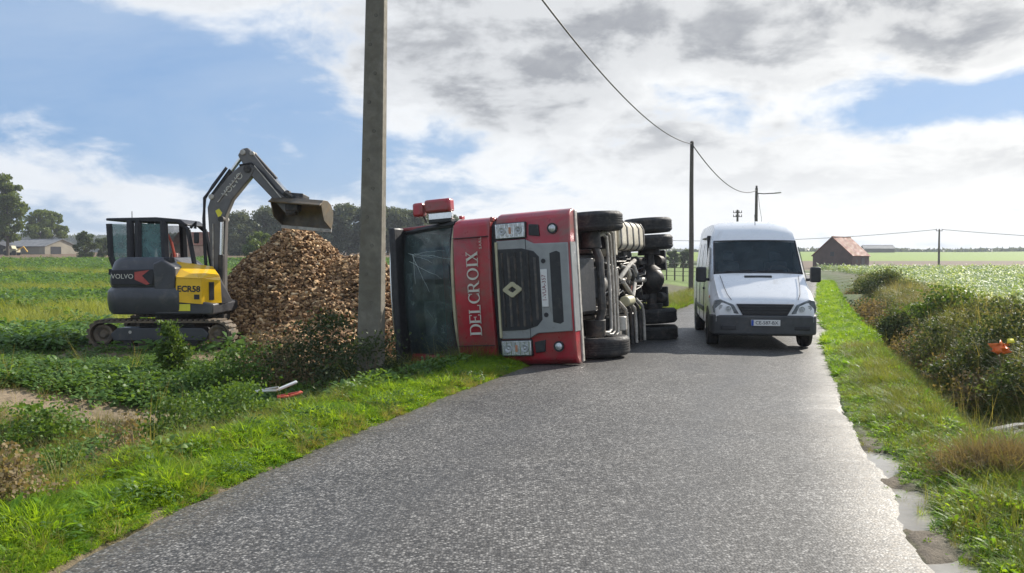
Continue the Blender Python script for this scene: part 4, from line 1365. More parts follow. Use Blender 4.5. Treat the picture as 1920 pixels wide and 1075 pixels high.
    MB().tube([(L(555, 372, D)[0], yc - .1, L(555, 372, D)[1]), (L(575, 378, D)[0], yc - .12, L(575, 378, D)[1])], .05, 8).build('tilt_ram', M_darkmetal, E)
    bk = empty('bucket', parent=E)
    bx, bz = L(564, 396, D)
    bk.location = (bx, yc, bz); bk.rotation_euler = (R(-10), R(5.0), R(-14))
    prof = [(-.28, .12), (-.20, .21), (-.02, .24), (.16, .20), (.30, .08), (.35, -.10), (.33, -.26)]   # (y,z): curved back, mouth down and towards us
    inner = [(y * .94, z * .94 - .008) for y, z in prof]
    hw = .53
    MB().prism(prof + list(reversed(inner)), 'x', -hw, hw).build('shell', M_steelworn, bk)
    for s in (-1, 1):
        MB().prism(prof + [(-.05, -.16)], 'x', s * hw, s * (hw + .025)).build('end_plate', M_steelworn, bk, bevel=.004)
    MB().box((0, -.29, .10), (2 * hw + .05, .09, .03), rot=(R(35), 0, 0)).build('cutting_edge', M_steelworn, bk, bevel=.004)
    MB().box((0, .335, -.27), (2 * hw + .05, .03, .10)).build('cutting_edge', M_castiron, bk, bevel=.004)
    MB().box((-.10, .0, .27), (.34, .30, .12)).build('bracket', M_darkmetal, bk, bevel=.02)
    return E


excavator = build_excavator()


# ------------------------------------------------------------------ heap of roots
def pile_height(x, y):
    def cone(cx, cy, h, rx, ry, p=1.25):
        q = np.sqrt(((x - cx) / rx) ** 2 + ((y - cy) / ry) ** 2)
        return h * np.clip(1 - q, 0, 1) ** (1 / p) if False else h * np.clip(1 - q ** p, 0, 1)
    z = np.maximum.reduce([cone(-4.85, 19.3, 2.42, 2.5, 2.6, 1.3), cone(-3.3, 19.0, 1.95, 2.9, 2.7, 1.2), cone(-1.9, 18.9, 1.65, 2.0, 2.4, 1.2), cone(-5.8, 19.7, 1.5, 2.2, 2.0, 1.1),
                           cone(-4.35, 16.9, .42, .95, 1.0, 1.2), cone(-3.3, 16.4, .55, 1.3, 1.5, 1.2)])
    return z + .07 * wav(x, y, .5, 2) * (z > .1)


def build_pile():
    Pl = empty('root_heap', (-4.4, 18.3, hz(-4.4, 18.3)))
    tag(Pl, 'tall brown heap of spilled harvested roots under the excavator bucket', 'heap')
    base = Vector(Pl.location)
    n = 90
    X, Y = np.meshgrid(np.linspace(-9, 1.0, n), np.linspace(14.3, 22.5, n))
    x, y = X.ravel(), Y.ravel()
    ph = pile_height(x, y)
    z = np.where(ph > .02, ph + height(x, y), height(x, y) - .2)
    idx = np.arange(n * n).reshape(n, n)
    f = np.stack([idx[:-1, :-1], idx[:-1, 1:], idx[1:, 1:], idx[1:, :-1]], -1).reshape(-1, 4)
    keep = (ph[f] > .02).any(1)
    m_core = pmat('root_heap_soil', (.10, .065, .038), .9, var=.5, scale=12, bump=1.0, bscale=22)
    me = mesh_from_np('heap_core', np.stack([x - base.x, y - base.y, z - base.z], 1), f[keep], m_core, True)
    o = bpy.data.objects.new('heap_core', me); C.objects.link(o); o.parent = Pl
    # root meshes: tapered crooked lumps
    m, t, out = mat_begin('root_skin')
    p = t.node('ShaderNodeBsdfPrincipled')
    g = t.node('ShaderNodeNewGeometry'); oi = t.node('ShaderNodeObjectInfo')
    rr = t.math('FRACT', t.math('ADD', g.outputs['Random Per Island'], oi.outputs['Random']))
    cc = t.ramp(rr, [(0, (.11, .062, .030)), (.35, (.25, .142, .066)), (.72, (.43, .262, .125)), (.93, (.62, .42, .22)), (1, (.70, .54, .34))])
    nz = t.noise(g.outputs['Position'], 30, 5, .7)
    cc = t.mix(1.0, cc, t.range(nz, .3, .7, .55, 1.3), 'MULTIPLY')
    t.put(p.inputs['Base Color'], cc); p.inputs['Roughness'].default_value = .75; p.inputs['Specular IOR Level'].default_value = .3
    t.l.new(p.outputs[0], out.inputs[0])
    rv = random.Random(11)
    protos = []
    for k in range(5):
        mb = MB()
        ln = rv.uniform(.12, .21)
        pts = [(0, 0, 0), (ln * .25, rv.uniform(-.01, .01), .004), (ln * .6, rv.uniform(-.025, .025), rv.uniform(-.01, .01)), (ln, rv.uniform(-.04, .04), rv.uniform(-.02, .02))]
        mb.tube([(a - ln / 2, b, c) for a, b, c in pts], [.022, .038, .032, .013], 6)
        protos.append(mb.mesh('root', m, True, 1.2))
    N = 24000
    xs = rng.uniform(-8.6, .6, N * 3); ys = rng.uniform(14.6, 20.6, N * 3)
    h = pile_height(xs, ys)
    k = h > .06
    # thin scatter round the foot
    foot = (~k) & (rng.random(N * 3) < .035) & (pile_height(xs, ys + .9) > .1)
    sel = np.where(k)[0][:N]
    sel = np.concatenate([sel, np.where(foot)[0][:500]])
    xs, ys = xs[sel], ys[sel]
    zs = height(xs, ys) + np.maximum(pile_height(xs, ys), 0) + rng.uniform(-.01, .07, len(xs))
    pvs = [np.array([v.co[:] for v in pr.vertices]) for pr in protos]
    pfs = []
    for pr in protos:
        q = [tuple(pp.vertices) for pp in pr.polygons if len(pp.vertices) == 4]
        pfs.append(np.array(q))
    # how near and how unhidden: pick the 300 that show largest on the side facing us
    px = 960 + 1600 * xs / ys
    show = (px > 425) & (px < 665) & (ys < 19.0)
    fr = np.where(show)[0]
    order = fr[np.argsort(ys[fr] + rng.uniform(0, 3.0, len(fr)))]
    single = set(order[:300].tolist())
    V = []; F = []; off = 0
    for i in range(len(xs)):
        kk = i % 5
        e = Euler((rng.uniform(-.9, .9), rng.uniform(-.6, .6), rng.uniform(0, 6.28)))
        s = rng.choice([.45, .6, .8, .95, 1.15]) * rng.uniform(.85, 1.15)
        if i in single:
            ob = bpy.data.objects.new('root', protos[kk]); C.objects.link(ob); ob.parent = Pl
            ob.location = (xs[i] - base.x, ys[i] - base.y, zs[i] - base.z + .03); ob.rotation_euler = e; ob.scale = (s * 1.1,) * 3
            continue
        M3 = np.array(e.to_matrix()) * s
        V.append(pvs[kk] @ M3.T + np.array([xs[i] - base.x, ys[i] - base.y, zs[i] - base.z]))
        F.append(pfs[kk] + off); off += len(pvs[kk])
    me = mesh_from_np('loose_roots', np.concatenate(V), np.concatenate(F), m, True)
    o = bpy.data.objects.new('loose_roots', me); C.objects.link(o); o.parent = Pl
    o['kind'] = 'stuff'


build_pile()


# ------------------------------------------------------------------ poles and wires
def build_concrete_pole():
    x0, y0 = -2.13, 12.75
    zb = hz(x0, y0) - .15
    O = empty('concrete_pole', (x0, y0, zb), R(-6))
    O.rotation_euler = (R(.3), R(1.35), R(-8))
    tag(O, 'tall square concrete utility pole standing in front of the truck', 'pole')
    H = 9.2
    w0, w1 = .185, .115
    c = .03

    def sec(w, z):
        d = w * .82
        return [(-w + c, -d, z), (w - c, -d, z), (w, -d + c, z), (w, d - c, z), (w - c, d, z), (-w + c, d, z), (-w, d - c, z), (-w, -d + c, z)]
    vs = []; n = 12
    for i in range(n + 1):
        s = i / n
        vs += sec(w0 + (w1 - w0) * s, H * s)
    fs = [(i * 8 + k, i * 8 + (k + 1) % 8, (i + 1) * 8 + (k + 1) % 8, (i + 1) * 8 + k) for i in range(n) for k in range(8)]
    fs += [tuple(range(8)), tuple(range(n * 8, n * 8 + 8))]
    MB().add(vs, fs).build('shaft', M_concrete, O, smooth=False)
    for i, zz in enumerate(np.arange(.75, 8.6, .42)):
        w = w0 + (w1 - w0) * zz / H
        dd = w * .82
        MB().lathe([(0, .024), (.005, .021), (-.03, .017), (-.03, 0)], ((-.05 if i % 2 else .03), -dd, zz), (0, -1, 0), 12, closed=False).build('bolt_hole', M_ink, O)
    MB().bx(-.02, .02, -.12, -.115, 6.5, 6.6).build('plate', M_castiron, O)
    return O


build_concrete_pole()


def wooden_pole(pt, H, r, name, label, extra=None):
    O = empty(name, pt)
    tag(O, label, 'pole')
    n = 8
    MB().tube([(0, 0, -.3), (.01, 0, H * .35), (-.01, 0, H * .7), (0, 0, H)], [r * 1.15, r * 1.05, r * .9, r * .78], 10).build('shaft', M_wood, O)
    MB().cyl((0, 0, H), (0, 0, H + .04), r * .8, r * .3, 10).build('cap', M_darkmetal, O)
    if extra: extra(O, H)
    return O


p2 = PX(1295.5, 540, 46.0); p2.z = hz(p2.x, 46.0)
H2 = PX(1296, 266, 46.0).z - p2.z
wooden_pole(p2, H2, .125, 'utility_pole', 'dark wooden utility pole between the truck and the van',
            lambda O, H: MB().box((0, -.12, H - .25), (.12, .10, .3)).build('clamp', M_darkmetal, O))
d3 = 76.0
p3 = PX(1417, 520, d3); p3.z = hz(p3.x, d3)
H3 = PX(1417, 353, d3).z - p3.z


def lamp_arm(O, H):
    MB().tube([(0, 0, H - .45), (.6, 0, H - .50), (1.5, 0, H - .46), (1.7, 0, H - .44)], .045, 6).build('lamp_arm', M_darkmetal, O)
    MB().box((1.90, 0, H - .42), (.55, .22, .12), rot=(0, R(-6), 0)).build('lamp_head', M_castiron, O, bevel=.03)
    MB().tube([(.15, 0, H - .5), (.28, 0, H - 1.6), (.45, 0, H - 2.6), (.5, 0, H - 3.6)], .018, 5).build('cable', M_cable, O)
    MB().box((0, 0, H + .1), (.14, .14, .22)).build('junction', M_darkmetal, O)


wooden_pole(p3, H3, .15, 'lamp_pole', 'pole with a horizontal street lamp arm rising above the van roof', lamp_arm)
d4 = 108.0
p4 = PX(1382, 510, d4); p4.z = hz(p4.x, d4)
H4 = PX(1382, 394, d4).z - p4.z


def insul(O, H):
    for k, zz in enumerate((H - .35, H - .85)):
        b = MB().box((0, 0, zz), (1.1, .08, .08)).build('crossarm', M_darkmetal, O)
        for s in (-.5, -.2, .2, .5):
            MB().cyl((s, 0, zz), (s, 0, zz + .28), .06, .04, 8).build('insulator', M_cable, b)


wooden_pole(p4, H4, .16, 'insulator_pole', 'far pole top with crossed insulator arms behind the van roof', insul)
d5 = 124.0
p5 = PX(1760, 507, d5); p5.z = hz(p5.x, d5) - .1
H5 = PX(1761, 430, d5).z - p5.z


def small_arm(O, H):
    MB().box((0, 0, H - .25), (.9, .08, .08)).build('crossarm', M_darkmetal, O)
    for s in (-.4, .4):
        MB().cyl((s, 0, H - .2), (s, 0, H + .05), .05, n=8).build('insulator', M_cable, O)


wooden_pole(p5, H5, .14, 'field_pole', 'slim lone pole standing in the pale field beside the brick barn', small_arm)


def cable(a, b, sag, r, label, n=40):
    a, b = Vector(a), Vector(b)
    pts = []
    for i in range(n + 1):
        s = i / n
        p = a.lerp(b, s); p.z -= sag * 4 * s * (1 - s); pts.append(p)
    o = MB().tube(pts, r, 6).build('overhead_cable', M_cable)
    tag(o, label, 'cable', 'overhead cables')
    return o


top2 = Vector((p2.x, p2.y, p2.z + H2 - .12)); top3 = Vector((p3.x, p3.y, p3.z + H3 - .2)); top5 = Vector((p5.x, p5.y, p5.z + H5 - .05))
pa = PX(1015, 0, 14.0)
first = pa + (pa - top2) * .02
# lies on a hanging curve from the concrete pole's foreground span to the wooden pole
mid = PX(1140, 150, 20.0)


def cable_through(pts, r, label):
    # quadratic in height along a straight plan line
    o = MB().tube(pts, r, 6).build('overhead_cable', M_cable)
    tag(o, label, 'cable', 'overhead cables')


A = Vector((-2.0, 12.75, 8.95)); Bp = top2
ky = np.array([12.75, 20.4, 27.1, 35.5, 46.0])
kz = np.array([8.95, 7.88, 7.34, 7.12, Bp.z])
cf = np.polyfit(ky, kz, 2)
pts = []
for i in range(61):
    s = i / 60
    y = A.y + (Bp.y - A.y) * s
    pts.append(Vector((A.x + (Bp.x - A.x) * s, y, float(np.polyval(cf, y)) + (Bp.z - float(np.polyval(cf, Bp.y))) * s ** 6)))
cable_through(pts, .022, 'thick black overhead cable sweeping down to the dark wooden pole')
cable(top2, top3, 1.05, .030, 'cable sagging from the dark wooden pole to the lamp pole')
fr = Vector((p5.x + 90, p5.y - 10, p5.z + H5 + .3))
cable(top5 + Vector((-.4, 0, 0)), Vector((p5.x - 50, p5.y + 20, p5.z + H5 - .5)), 1.2, .035, 'thin wire running from the field pole past the barn roof')
cable(top5 + Vector((.4, 0, 0)), fr, 2.2, .035, 'thin wire running from the field pole out over the pale field')


# ------------------------------------------------------------------ buildings
def brickmat(name, c1, c2, mortar, scale=1.0):
    m, t, out = mat_begin(name)
    p = t.node('ShaderNodeBsdfPrincipled')
    tc = t.node('ShaderNodeTexCoord')
    b = t.node('ShaderNodeTexBrick'); b.inputs['Scale'].default_value = scale * 4
    b.inputs['Color1'].default_value = (*c1, 1); b.inputs['Color2'].default_value = (*c2, 1); b.inputs['Mortar'].default_value = (*mortar, 1)
    sp = t.node('ShaderNodeSeparateXYZ'); t.l.new(tc.outputs['Object'], sp.inputs[0])
    cb = t.node('ShaderNodeCombineXYZ'); t.put(cb.inputs[0], t.math('ADD', sp.outputs[0], sp.outputs[1])); t.put(cb.inputs[1], sp.outputs[2])
    t.l.new(cb.outputs[0], b.inputs['Vector'])
    cc = t.mix(1.0, b.outputs['Color'], t.range(t.noise(tc.outputs['Object'], .8, 6, .7), .3, .7, .65, 1.3), 'MULTIPLY')
    t.put(p.inputs['Base Color'], cc); p.inputs['Roughness'].default_value = .9
    t.l.new(p.outputs[0], out.inputs[0])
    return m


M_brick = brickmat('old_brick', (.115, .062, .048), (.08, .05, .042), (.09, .078, .07))
M_brickpale = brickmat('pale_brick', (.40, .24, .16), (.34, .20, .14), (.42, .36, .30))
M_tile = pmat('red_roof_tiles', (.19, .055, .030), .8, var=.4, scale=.9, bump=.5, bscale=8, dirt=(.20, .15, .06), dirt_amt=.3)
M_greyroof = pmat('grey_sheet_roof', (.20, .20, .20), .7, var=.3, scale=.6)
M_cream = pmat('cream_wall', (.30, .27, .21), .8, var=.15, scale=.5)
M_whitewall = pmat('pale_wall', (.70, .68, .64), .8, var=.1, scale=.5)


def gable_house(name, label, loc, rz, w, l, eave, ridge, wallm, roofm, cat='barn', over=.25, openings=()):
    """ridge along local y (length l), gables at the ends; width w in x"""
    O = empty(name, loc, rz)
    tag(O, label, cat)
    MB().prism([(-w / 2, -.5), (w / 2, -.5), (w / 2, eave), (0, ridge), (-w / 2, eave)], 'y', -l / 2, l / 2).build('wall', wallm, O, smooth=False)
    sl = math.atan2(ridge - eave, w / 2)
    rf = empty('roof', parent=O)
    for s in (-1, 1):
        ln = (w / 2) / math.cos(sl) + over
        cx = s * (w / 4 + over * .5 * math.cos(sl)); cz = (eave + ridge) / 2 - over * .5 * math.sin(sl) + .09
        MB().box((cx, 0, cz), (ln, l + 2 * over, .12), rot=(0, s * sl, 0)).build('roof_slope', roofm, rf)
    MB().cyl((0, -l / 2 - over, ridge + .12), (0, l / 2 + over, ridge + .12), .13, n=8).build('ridge', roofm, rf)
    for (nm, face, u, z0, z1, hw, mt) in openings:
        if face == 'x':
            b = MB().bx(w / 2 - .05, w / 2 + .04, u - hw, u + hw, z0, z1)
        elif face == '-x':
            b = MB().bx(-w / 2 - .04, -w / 2 + .05, u - hw, u + hw, z0, z1)
        else:
            b = MB().bx(u - hw, u + hw, -l / 2 - .04, -l / 2 + .05, z0, z1)
        b.build(nm, mt, O, smooth=False)
    return O


pb = PX(1586, 503, 151)
gable_house('brick_barn', 'small dark brick barn with a red tiled roof in the pale field', (pb.x + .1, 153.5, hz(pb.x, 153) - .1), R(-42), 7.0, 8.2, 2.3, 5.5, M_brick, M_tile,
            openings=(('door', 'x', 1.0, 0, 1.9, .8, M_ink), ('window', 'y', 0.0, 2.2, 3.0, .35, M_ink), ('window', 'x', -2.0, 1.0, 1.6, .4, M_ink)))
pf = PX(1645, 474, 420)
gable_house('distant_farm_shed', 'long low grey shed on the skyline behind the brick barn', (pf.x, 420, hz(pf.x, 420) - .6), R(80), 8, 14, 2.4, 4.0, M_chassis, M_greyroof, 'shed',
            openings=(('door', 'x', 2.0, 0, 2.0, 1.5, M_ink),))
ps = PX(30, 478, 190)
gable_house('farm_shed', 'long cream farm shed with a dark roof below the tall trees', (ps.x + 2, 196, hz(ps.x, 196) - .4), R(66), 8.5, 14.5, 2.0, 3.6, M_cream, M_greyroof, 'shed',
            openings=(('door', 'y', -1.5, 0, 2.0, 1.3, M_ink), ('window', 'x', -3.0, .9, 1.7, .7, M_ink), ('window', 'x', 1.0, .9, 1.7, .7, M_ink)))
# the dark open-sided hay barn beside it
gable_house('open_hay_barn', 'dark open barn with a low wide gable beside the cream shed', (ps.x - 5.5, 188, hz(ps.x - 5, 188) - .4), R(15), 10.5, 9, 2.0, 4.0, M_ink, M_darkmetal, 'barn',
            openings=(('door', 'y', 1.0, 0, 1.7, 1.4, M_chassis), ('door', 'y', -3.0, 0, 1.7, 1.0, M_chassis)))


def build_farm_machine():
    q = PX(28, 476, 176)
    O = empty('farm_machine', (q.x - .4, 176, hz(q.x, 176)))
    tag(O, 'small pale yellow farm machine parked in front of the dark barn', 'machine')
    MB().prism([(-1.6, .6), (1.1, .6), (1.1, 1.3), (.3, 1.4), (.1, 2.0), (-.9, 2.0), (-1.1, 1.3), (-1.6, 1.2)], 'y', -.8, .8).build('body', M_beige, O, bevel=.05)
    MB().bx(-.75, .0, -.82, -.78, 1.35, 1.9).build('window', M_ink, O)
    for xx in (-1.0, .7):
        MB().cyl((xx, -.95, .5), (xx, -.65, .5), .5, n=16).build('wheel', M_rubber, O)
        MB().cyl((xx, .65, .5), (xx, .95, .5), .5, n=16).build('wheel', M_rubber, O)
    MB().tube([(1.0, 0, 1.1), (2.2, 0, 1.8), (3.0, 0, .7)], .14, 8).build('loader_arm', M_yellow, O)


build_farm_machine()
ph_ = PX(358, 486, 150)
gable_house('brick_farmhouse', 'pale brick farmhouse seen through and beside the excavator cab', (ph_.x + .6, 152, hz(ph_.x, 152) - .3), R(82), 5.5, 7.2, 2.5, 4.6, M_brickpale, M_tile, 'house',
            openings=(('door', 'x', -.4, 0, 2.0, .45, M_reddull), ('window', 'x', -2.0, .9, 1.9, .45, M_whitewall), ('window', 'x', 1.6, .9, 1.9, .45, M_whitewall), ('window', 'x', 2.8, .9, 1.9, .35, M_whitewall)))


# pasture fence behind the truck
def build_fence():
    a = PX(1225, 505, 70); b = PX(1292, 505, 66)
    O = empty('pasture_fence', (a.x, a.y, hz(a.x, a.y)))
    tag(O, 'wire and post pasture fence seen in the gap behind the truck wheels', 'fence')
    v = Vector((b.x - a.x, b.y - a.y, 0)); v2 = v * 1.6
    for i in range(8):
        p = v2 * (i / 7) - v * .3
        MB().cyl((p.x, p.y, -.3), (p.x, p.y, 1.35), .06, n=8).build('post', M_wood, O)
    for zz in (.35, .7, 1.0, 1.28):
        MB().tube([(-v.x * .3, -v.y * .3, zz), (v2.x - v.x * .3, v2.y - v.y * .3, zz)], .02 if zz < 1.2 else .04, 5).build('rail', M_wood, O)


build_fence()
# ------------------------------------------------------------------ vegetation
L_grass = leafmat('verge_grass_blades', (.10, .205, .018), (.28, .40, .035), trans=.58, rnd=.30, psc=1.3, patch=(.07, .14, .02))
L_scrub = leafmat('scrub_leaves', (.048, .075, .030), (.12, .155, .062), trans=.34, rough=.6, rnd=.5, psc=1.6, patch=(.20, .16, .09))
L_olive = leafmat('olive_weed_leaves', (.07, .09, .035), (.17, .18, .075), trans=.36, rough=.6, rnd=.5, psc=1.2)
L_dry = leafmat('dry_grass_blades', (.21, .19, .06), (.36, .31, .13), trans=.40, rnd=.5, psc=.9)
L_rough = leafmat('rough_grass_blades', (.085, .12, .03), (.21, .22, .06), trans=.42, rnd=.35, psc=.8, patch=(.19, .15, .07))
L_weed = leafmat('weed_leaves', (.045, .105, .022), (.13, .21, .042), trans=.30, rough=.5, rnd=.4, psc=.9)
L_beet = leafmat('crop_leaves', (.055, .125, .03), (.15, .25, .06), trans=.38, rough=.45, rnd=.45, psc=.6)
L_yell = leafmat('yellow_green_leaves', (.16, .20, .042), (.31, .34, .085), trans=.40, rnd=.4, psc=.6)
L_dark = leafmat('shaded_weed_leaves', (.030, .048, .018), (.075, .098, .036), trans=.26, rough=.55, rnd=.4, psc=1.3)  # leaf colour darkened to deepen the shade beside truck and pole
L_mid = leafmat('light_shrub_leaves', (.05, .10, .02), (.12, .18, .04), trans=.35, rnd=.4, psc=1.3)
L_brown = leafmat('dead_weed_leaves', (.15, .11, .065), (.30, .235, .135), trans=.25, rough=.8, rnd=.4, psc=1.6)
L_pale = leafmat('pale_crop_leaves', (.16, .24, .10), (.30, .38, .19), trans=.35, rnd=.5, psc=.25)
L_flower = leafmat('pale_flower_heads', (.55, .60, .48), (.75, .78, .68), trans=.3, rnd=.6, psc=.4)
L_tree = leafmat('tree_leaves', (.040, .065, .028), (.09, .12, .045), trans=.30, rnd=.3, psc=.12)
L_treelight = leafmat('light_tree_leaves', (.07, .11, .03), (.15, .19, .055), trans=.32, rnd=.3, psc=.12)
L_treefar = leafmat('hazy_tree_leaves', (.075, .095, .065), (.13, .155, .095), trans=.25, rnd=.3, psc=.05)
M_bark = pmat('bark', (.085, .07, .052), .9, var=.35, scale=5, bump=.5, bscale=20)
M_stem = pmat('dry_stem', (.20, .15, .085), .85, var=.35, scale=9)
M_stemgreen = pmat('green_stem', (.09, .13, .04), .7, var=.3, scale=9)

tuft_col = {}


def blade_tuft(name, mat, n, h, spread, lean, w, seed, seg=3):
    r = np.random.default_rng(seed)
    V = []; F = []
    for i in range(n):
        a = r.uniform(0, 2 * np.pi); rad = spread * math.sqrt(r.random())
        bx, by = rad * math.cos(a), rad * math.sin(a)
        az = a + r.normal(0, .9)
        hh = h * r.uniform(.45, 1.1); ln = lean * r.uniform(.3, 1.3); ww = w * r.uniform(.6, 1.2)
        px_, py_ = -math.sin(az), math.cos(az)
        b = len(V)
        for k in range(seg + 1):
            s = k / seg
            ox = ln * hh * s ** 1.9; z = hh * (s - .28 * ln * s ** 2.4)
            wid = ww * (1 - s) ** .7 if k < seg else .0008
            cx, cy = bx + ox * math.cos(az), by + ox * math.sin(az)
            V.append((cx - px_ * wid / 2, cy - py_ * wid / 2, z)); V.append((cx + px_ * wid / 2, cy + py_ * wid / 2, z))
        for k in range(seg):
            F.append((b + 2 * k, b + 2 * k + 1, b + 2 * k + 3, b + 2 * k + 2))
    return mesh_from_np(name, np.array(V), np.array(F), mat, True)


def leaf_tuft(name, mat, n, h, spread, lw, ll, seed, droop=.5, mat2=None):
    """rosette of broad leaves on short stalks"""
    r = np.random.default_rng(seed)
    V = []; F = []
    for i in range(n):
        az = r.uniform(0, 2 * np.pi); rad = spread * math.sqrt(r.random()) * .5
        z0 = h * r.uniform(.25, 1.0)
        bx, by = rad * math.cos(az), rad * math.sin(az)
        l = ll * r.uniform(.6, 1.2); wd = lw * r.uniform(.6, 1.2)
        px_, py_ = -math.sin(az), math.cos(az)
        up = r.uniform(.1, .8); roll = r.normal(0, .35)
        b = len(V)
        for k, (s, ww) in enumerate(((0, .15), (.3, .8), (.62, 1.0), (.88, .55), (1.0, .04))):
            o = l * s * (1 - .15 * up); z = z0 + l * (up * s - droop * s * s)
            cx, cy = bx + o * math.cos(az), by + o * math.sin(az)
            q = wd * ww / 2
            V.append((cx - px_ * q, cy - py_ * q, z + roll * q)); V.append((cx + px_ * q, cy + py_ * q, z - roll * q + .12 * q))
        for k in range(4):
            F.append((b + 2 * k, b + 2 * k + 1, b + 2 * k + 3, b + 2 * k + 2))
    return mesh_from_np(name, np.array(V), np.array(F), mat, True)


def scatter(name, label, meshes, pts, scl, rotmax=.2, seed=1, kind='stuff'):
    """one object: copies of a few tufts spread over points by geometry nodes"""
    r = np.random.default_rng(seed)
    col = bpy.data.collections.new(name + '_tufts')
    for i, me in enumerate(meshes):
        o = bpy.data.objects.new('tuft_%s_%02d' % (name, i), me); col.objects.link(o)
    n = len(pts)
    me = bpy.data.meshes.new(name)
    me.vertices.add(n); me.vertices.foreach_set('co', np.asarray(pts, np.float32).ravel())
    a = me.attributes.new('rot', 'FLOAT_VECTOR', 'POINT')
    rot = np.stack([r.normal(0, rotmax, n), r.normal(0, rotmax, n), r.uniform(0, 6.283, n)], 1)
    a.data.foreach_set('vector', rot.astype(np.float32).ravel())
    a = me.attributes.new('scl', 'FLOAT', 'POINT'); a.data.foreach_set('value', np.asarray(scl, np.float32))
    a = me.attributes.new('pick', 'INT', 'POINT'); a.data.foreach_set('value', r.integers(0, len(meshes), n).astype(np.int32))
    o = bpy.data.objects.new(name, me); C.objects.link(o)
    ng = bpy.data.node_groups.new(name + '_spread', 'GeometryNodeTree')
    ng.interface.new_socket('Geometry', in_out='INPUT', socket_type='NodeSocketGeometry')
    ng.interface.new_socket('Geometry', in_out='OUTPUT', socket_type='NodeSocketGeometry')
    N = ng.nodes; Lk = ng.links
    gi = N.new('NodeGroupInput'); go = N.new('NodeGroupOutput')
    ip = N.new('GeometryNodeInstanceOnPoints'); ci = N.new('GeometryNodeCollectionInfo')
    ci.inputs['Collection'].default_value = col; ci.inputs['Separate Children'].default_value = True; ci.inputs['Reset Children'].default_value = True

    def attr(nm, dt):
        q = N.new('GeometryNodeInputNamedAttribute'); q.data_type = dt; q.inputs['Name'].default_value = nm
        return [s for s in q.outputs if s.enabled and s.name == 'Attribute'][0]
    e2r = N.new('FunctionNodeEulerToRotation')
    Lk.new(gi.outputs[0], ip.inputs['Points']); Lk.new(ci.outputs[0], ip.inputs['Instance'])
    ip.inputs['Pick Instance'].default_value = True
    Lk.new(attr('pick', 'INT'), ip.inputs['Instance Index'])
    Lk.new(attr('rot', 'FLOAT_VECTOR'), e2r.inputs[0]); Lk.new(e2r.outputs[0], ip.inputs['Rotation'])
    Lk.new(attr('scl', 'FLOAT'), ip.inputs['Scale'])
    Lk.new(ip.outputs[0], go.inputs[0])
    md = o.modifiers.new('spread', 'NODES'); md.node_group = ng
    tag(o, label, None, None, kind)
    return o


def in_view(x, y, margin=1.12):
    return (y > 2.2) & (np.abs(x) < .6 * margin * y + 1.0)


def sample(n, x0, x1, y0, y1, near=0.0, seed=0):
    r = np.random.default_rng(seed)
    x = r.uniform(x0, x1, n)
    u = r.random(n)
    y = y0 + (y1 - y0) * u ** (1 + near)
    k = in_view(x, y)
    return x[k], y[k]


TR = (-7.95, -5.25, 15.9, 18.0)     # excavator footprint


def clear_of_things(x, y):
    ok = ~((x > TR[0]) & (x < TR[1]) & (y > TR[2]) & (y < TR[3]))
    ok &= pile_height(x, y) < .05
    # truck footprint
    a = R(22.5)
    dx, dy = x - 1.17, y - 13.45
    b = dx * math.sin(a) + dy * math.cos(a); u = -dx * math.cos(a) + dy * math.sin(a)
    ok &= ~((b > -.0) & (b < 6.2) & (u > -.4) & (u < 3.55))
    ok &= ~((x > -8.4) & (x < -4.6) & (y > 14.5) & (y < 16.2) & (np.sin(x * 37.1 + y * 53.7) > -.85))
    return ok


g_verge = [blade_tuft('grass_tuft', L_grass, 34, .145, .075, 1.0, .0085, s) for s in range(4)] + [blade_tuft('grass_tuft', L_grass, 20, .19, .06, 1.4, .009, 9)]
L_lush = leafmat('lush_weed_leaves', (.08, .19, .02), (.19, .34, .035), trans=.48, rough=.5, rnd=.5, psc=1.5)
g_lush = [leaf_tuft('dandelion_tuft', L_lush, 18, .05, .10, .032, .15, 45 + s, .35) for s in range(3)]
g_dry = [blade_tuft('dry_tuft', L_dry, 26, .30, .07, .9, .005, 20 + s) for s in range(3)]
g_rough = [blade_tuft('rough_tuft', L_rough, 34, .32, .10, .9, .006, 30 + s) for s in range(3)]
g_weed = [leaf_tuft('weed_tuft', L_weed, 46, .17, .30, .030, .058, 40 + s) for s in range(4)]
g_beet = [leaf_tuft('crop_tuft', L_beet, 26, .14, .28, .048, .11, 50 + s, .45) for s in range(4)]
g_olive = [leaf_tuft('bank_weed_tuft', L_olive, 46, .22, .30, .026, .055, 46 + s) for s in range(3)]
g_clover = [leaf_tuft('clover_tuft', L_grass, 26, .08, .22, .035, .05, 60 + s, .3) for s in range(2)]

# ---- left verge: bright lush strip along the tarmac
r_ = np.random.default_rng(100)
n = 21000
y = 2.3 + 12.2 * r_.random(n) ** 1.15
sl = 1.25 * r_.random(n) ** .85 - .02 + .07 * wav(y * 3, y, .3, 1)
x = l_edge(y) - sl / .94
k = in_view(x, y) & clear_of_things(x, y) & (sl > -.03)
x, y, sl = x[k], y[k], sl[k]
sc = (.40 + .70 * sstep(.0, .35, sl)) * r_.uniform(.55, 1.15, len(x)) * (.85 + .40 * wav(x, y, .30, 3))
scatter('verge_grass', 'bright green grass strip along the near edge of the tarmac', g_verge + g_clover + g_lush[:1], np.stack([x, y, height(x, y) - .01], 1), sc, .15, 1)

# beyond the truck: verge continues left of the road
n = 9000
y = 14 + 46 * r_.random(n) ** 1.5
sl = 3.0 * r_.random(n)
x = l_edge(y) - sl
k = in_view(x, y) & clear_of_things(x, y)
x, y = x[k], y[k]
scatter('far_verge_grass', 'sunlit grass verge beyond the overturned truck', g_verge[:3] + g_rough[:1], np.stack([x, y, height(x, y)], 1), r_.uniform(.9, 1.7, len(x)), .15, 2)

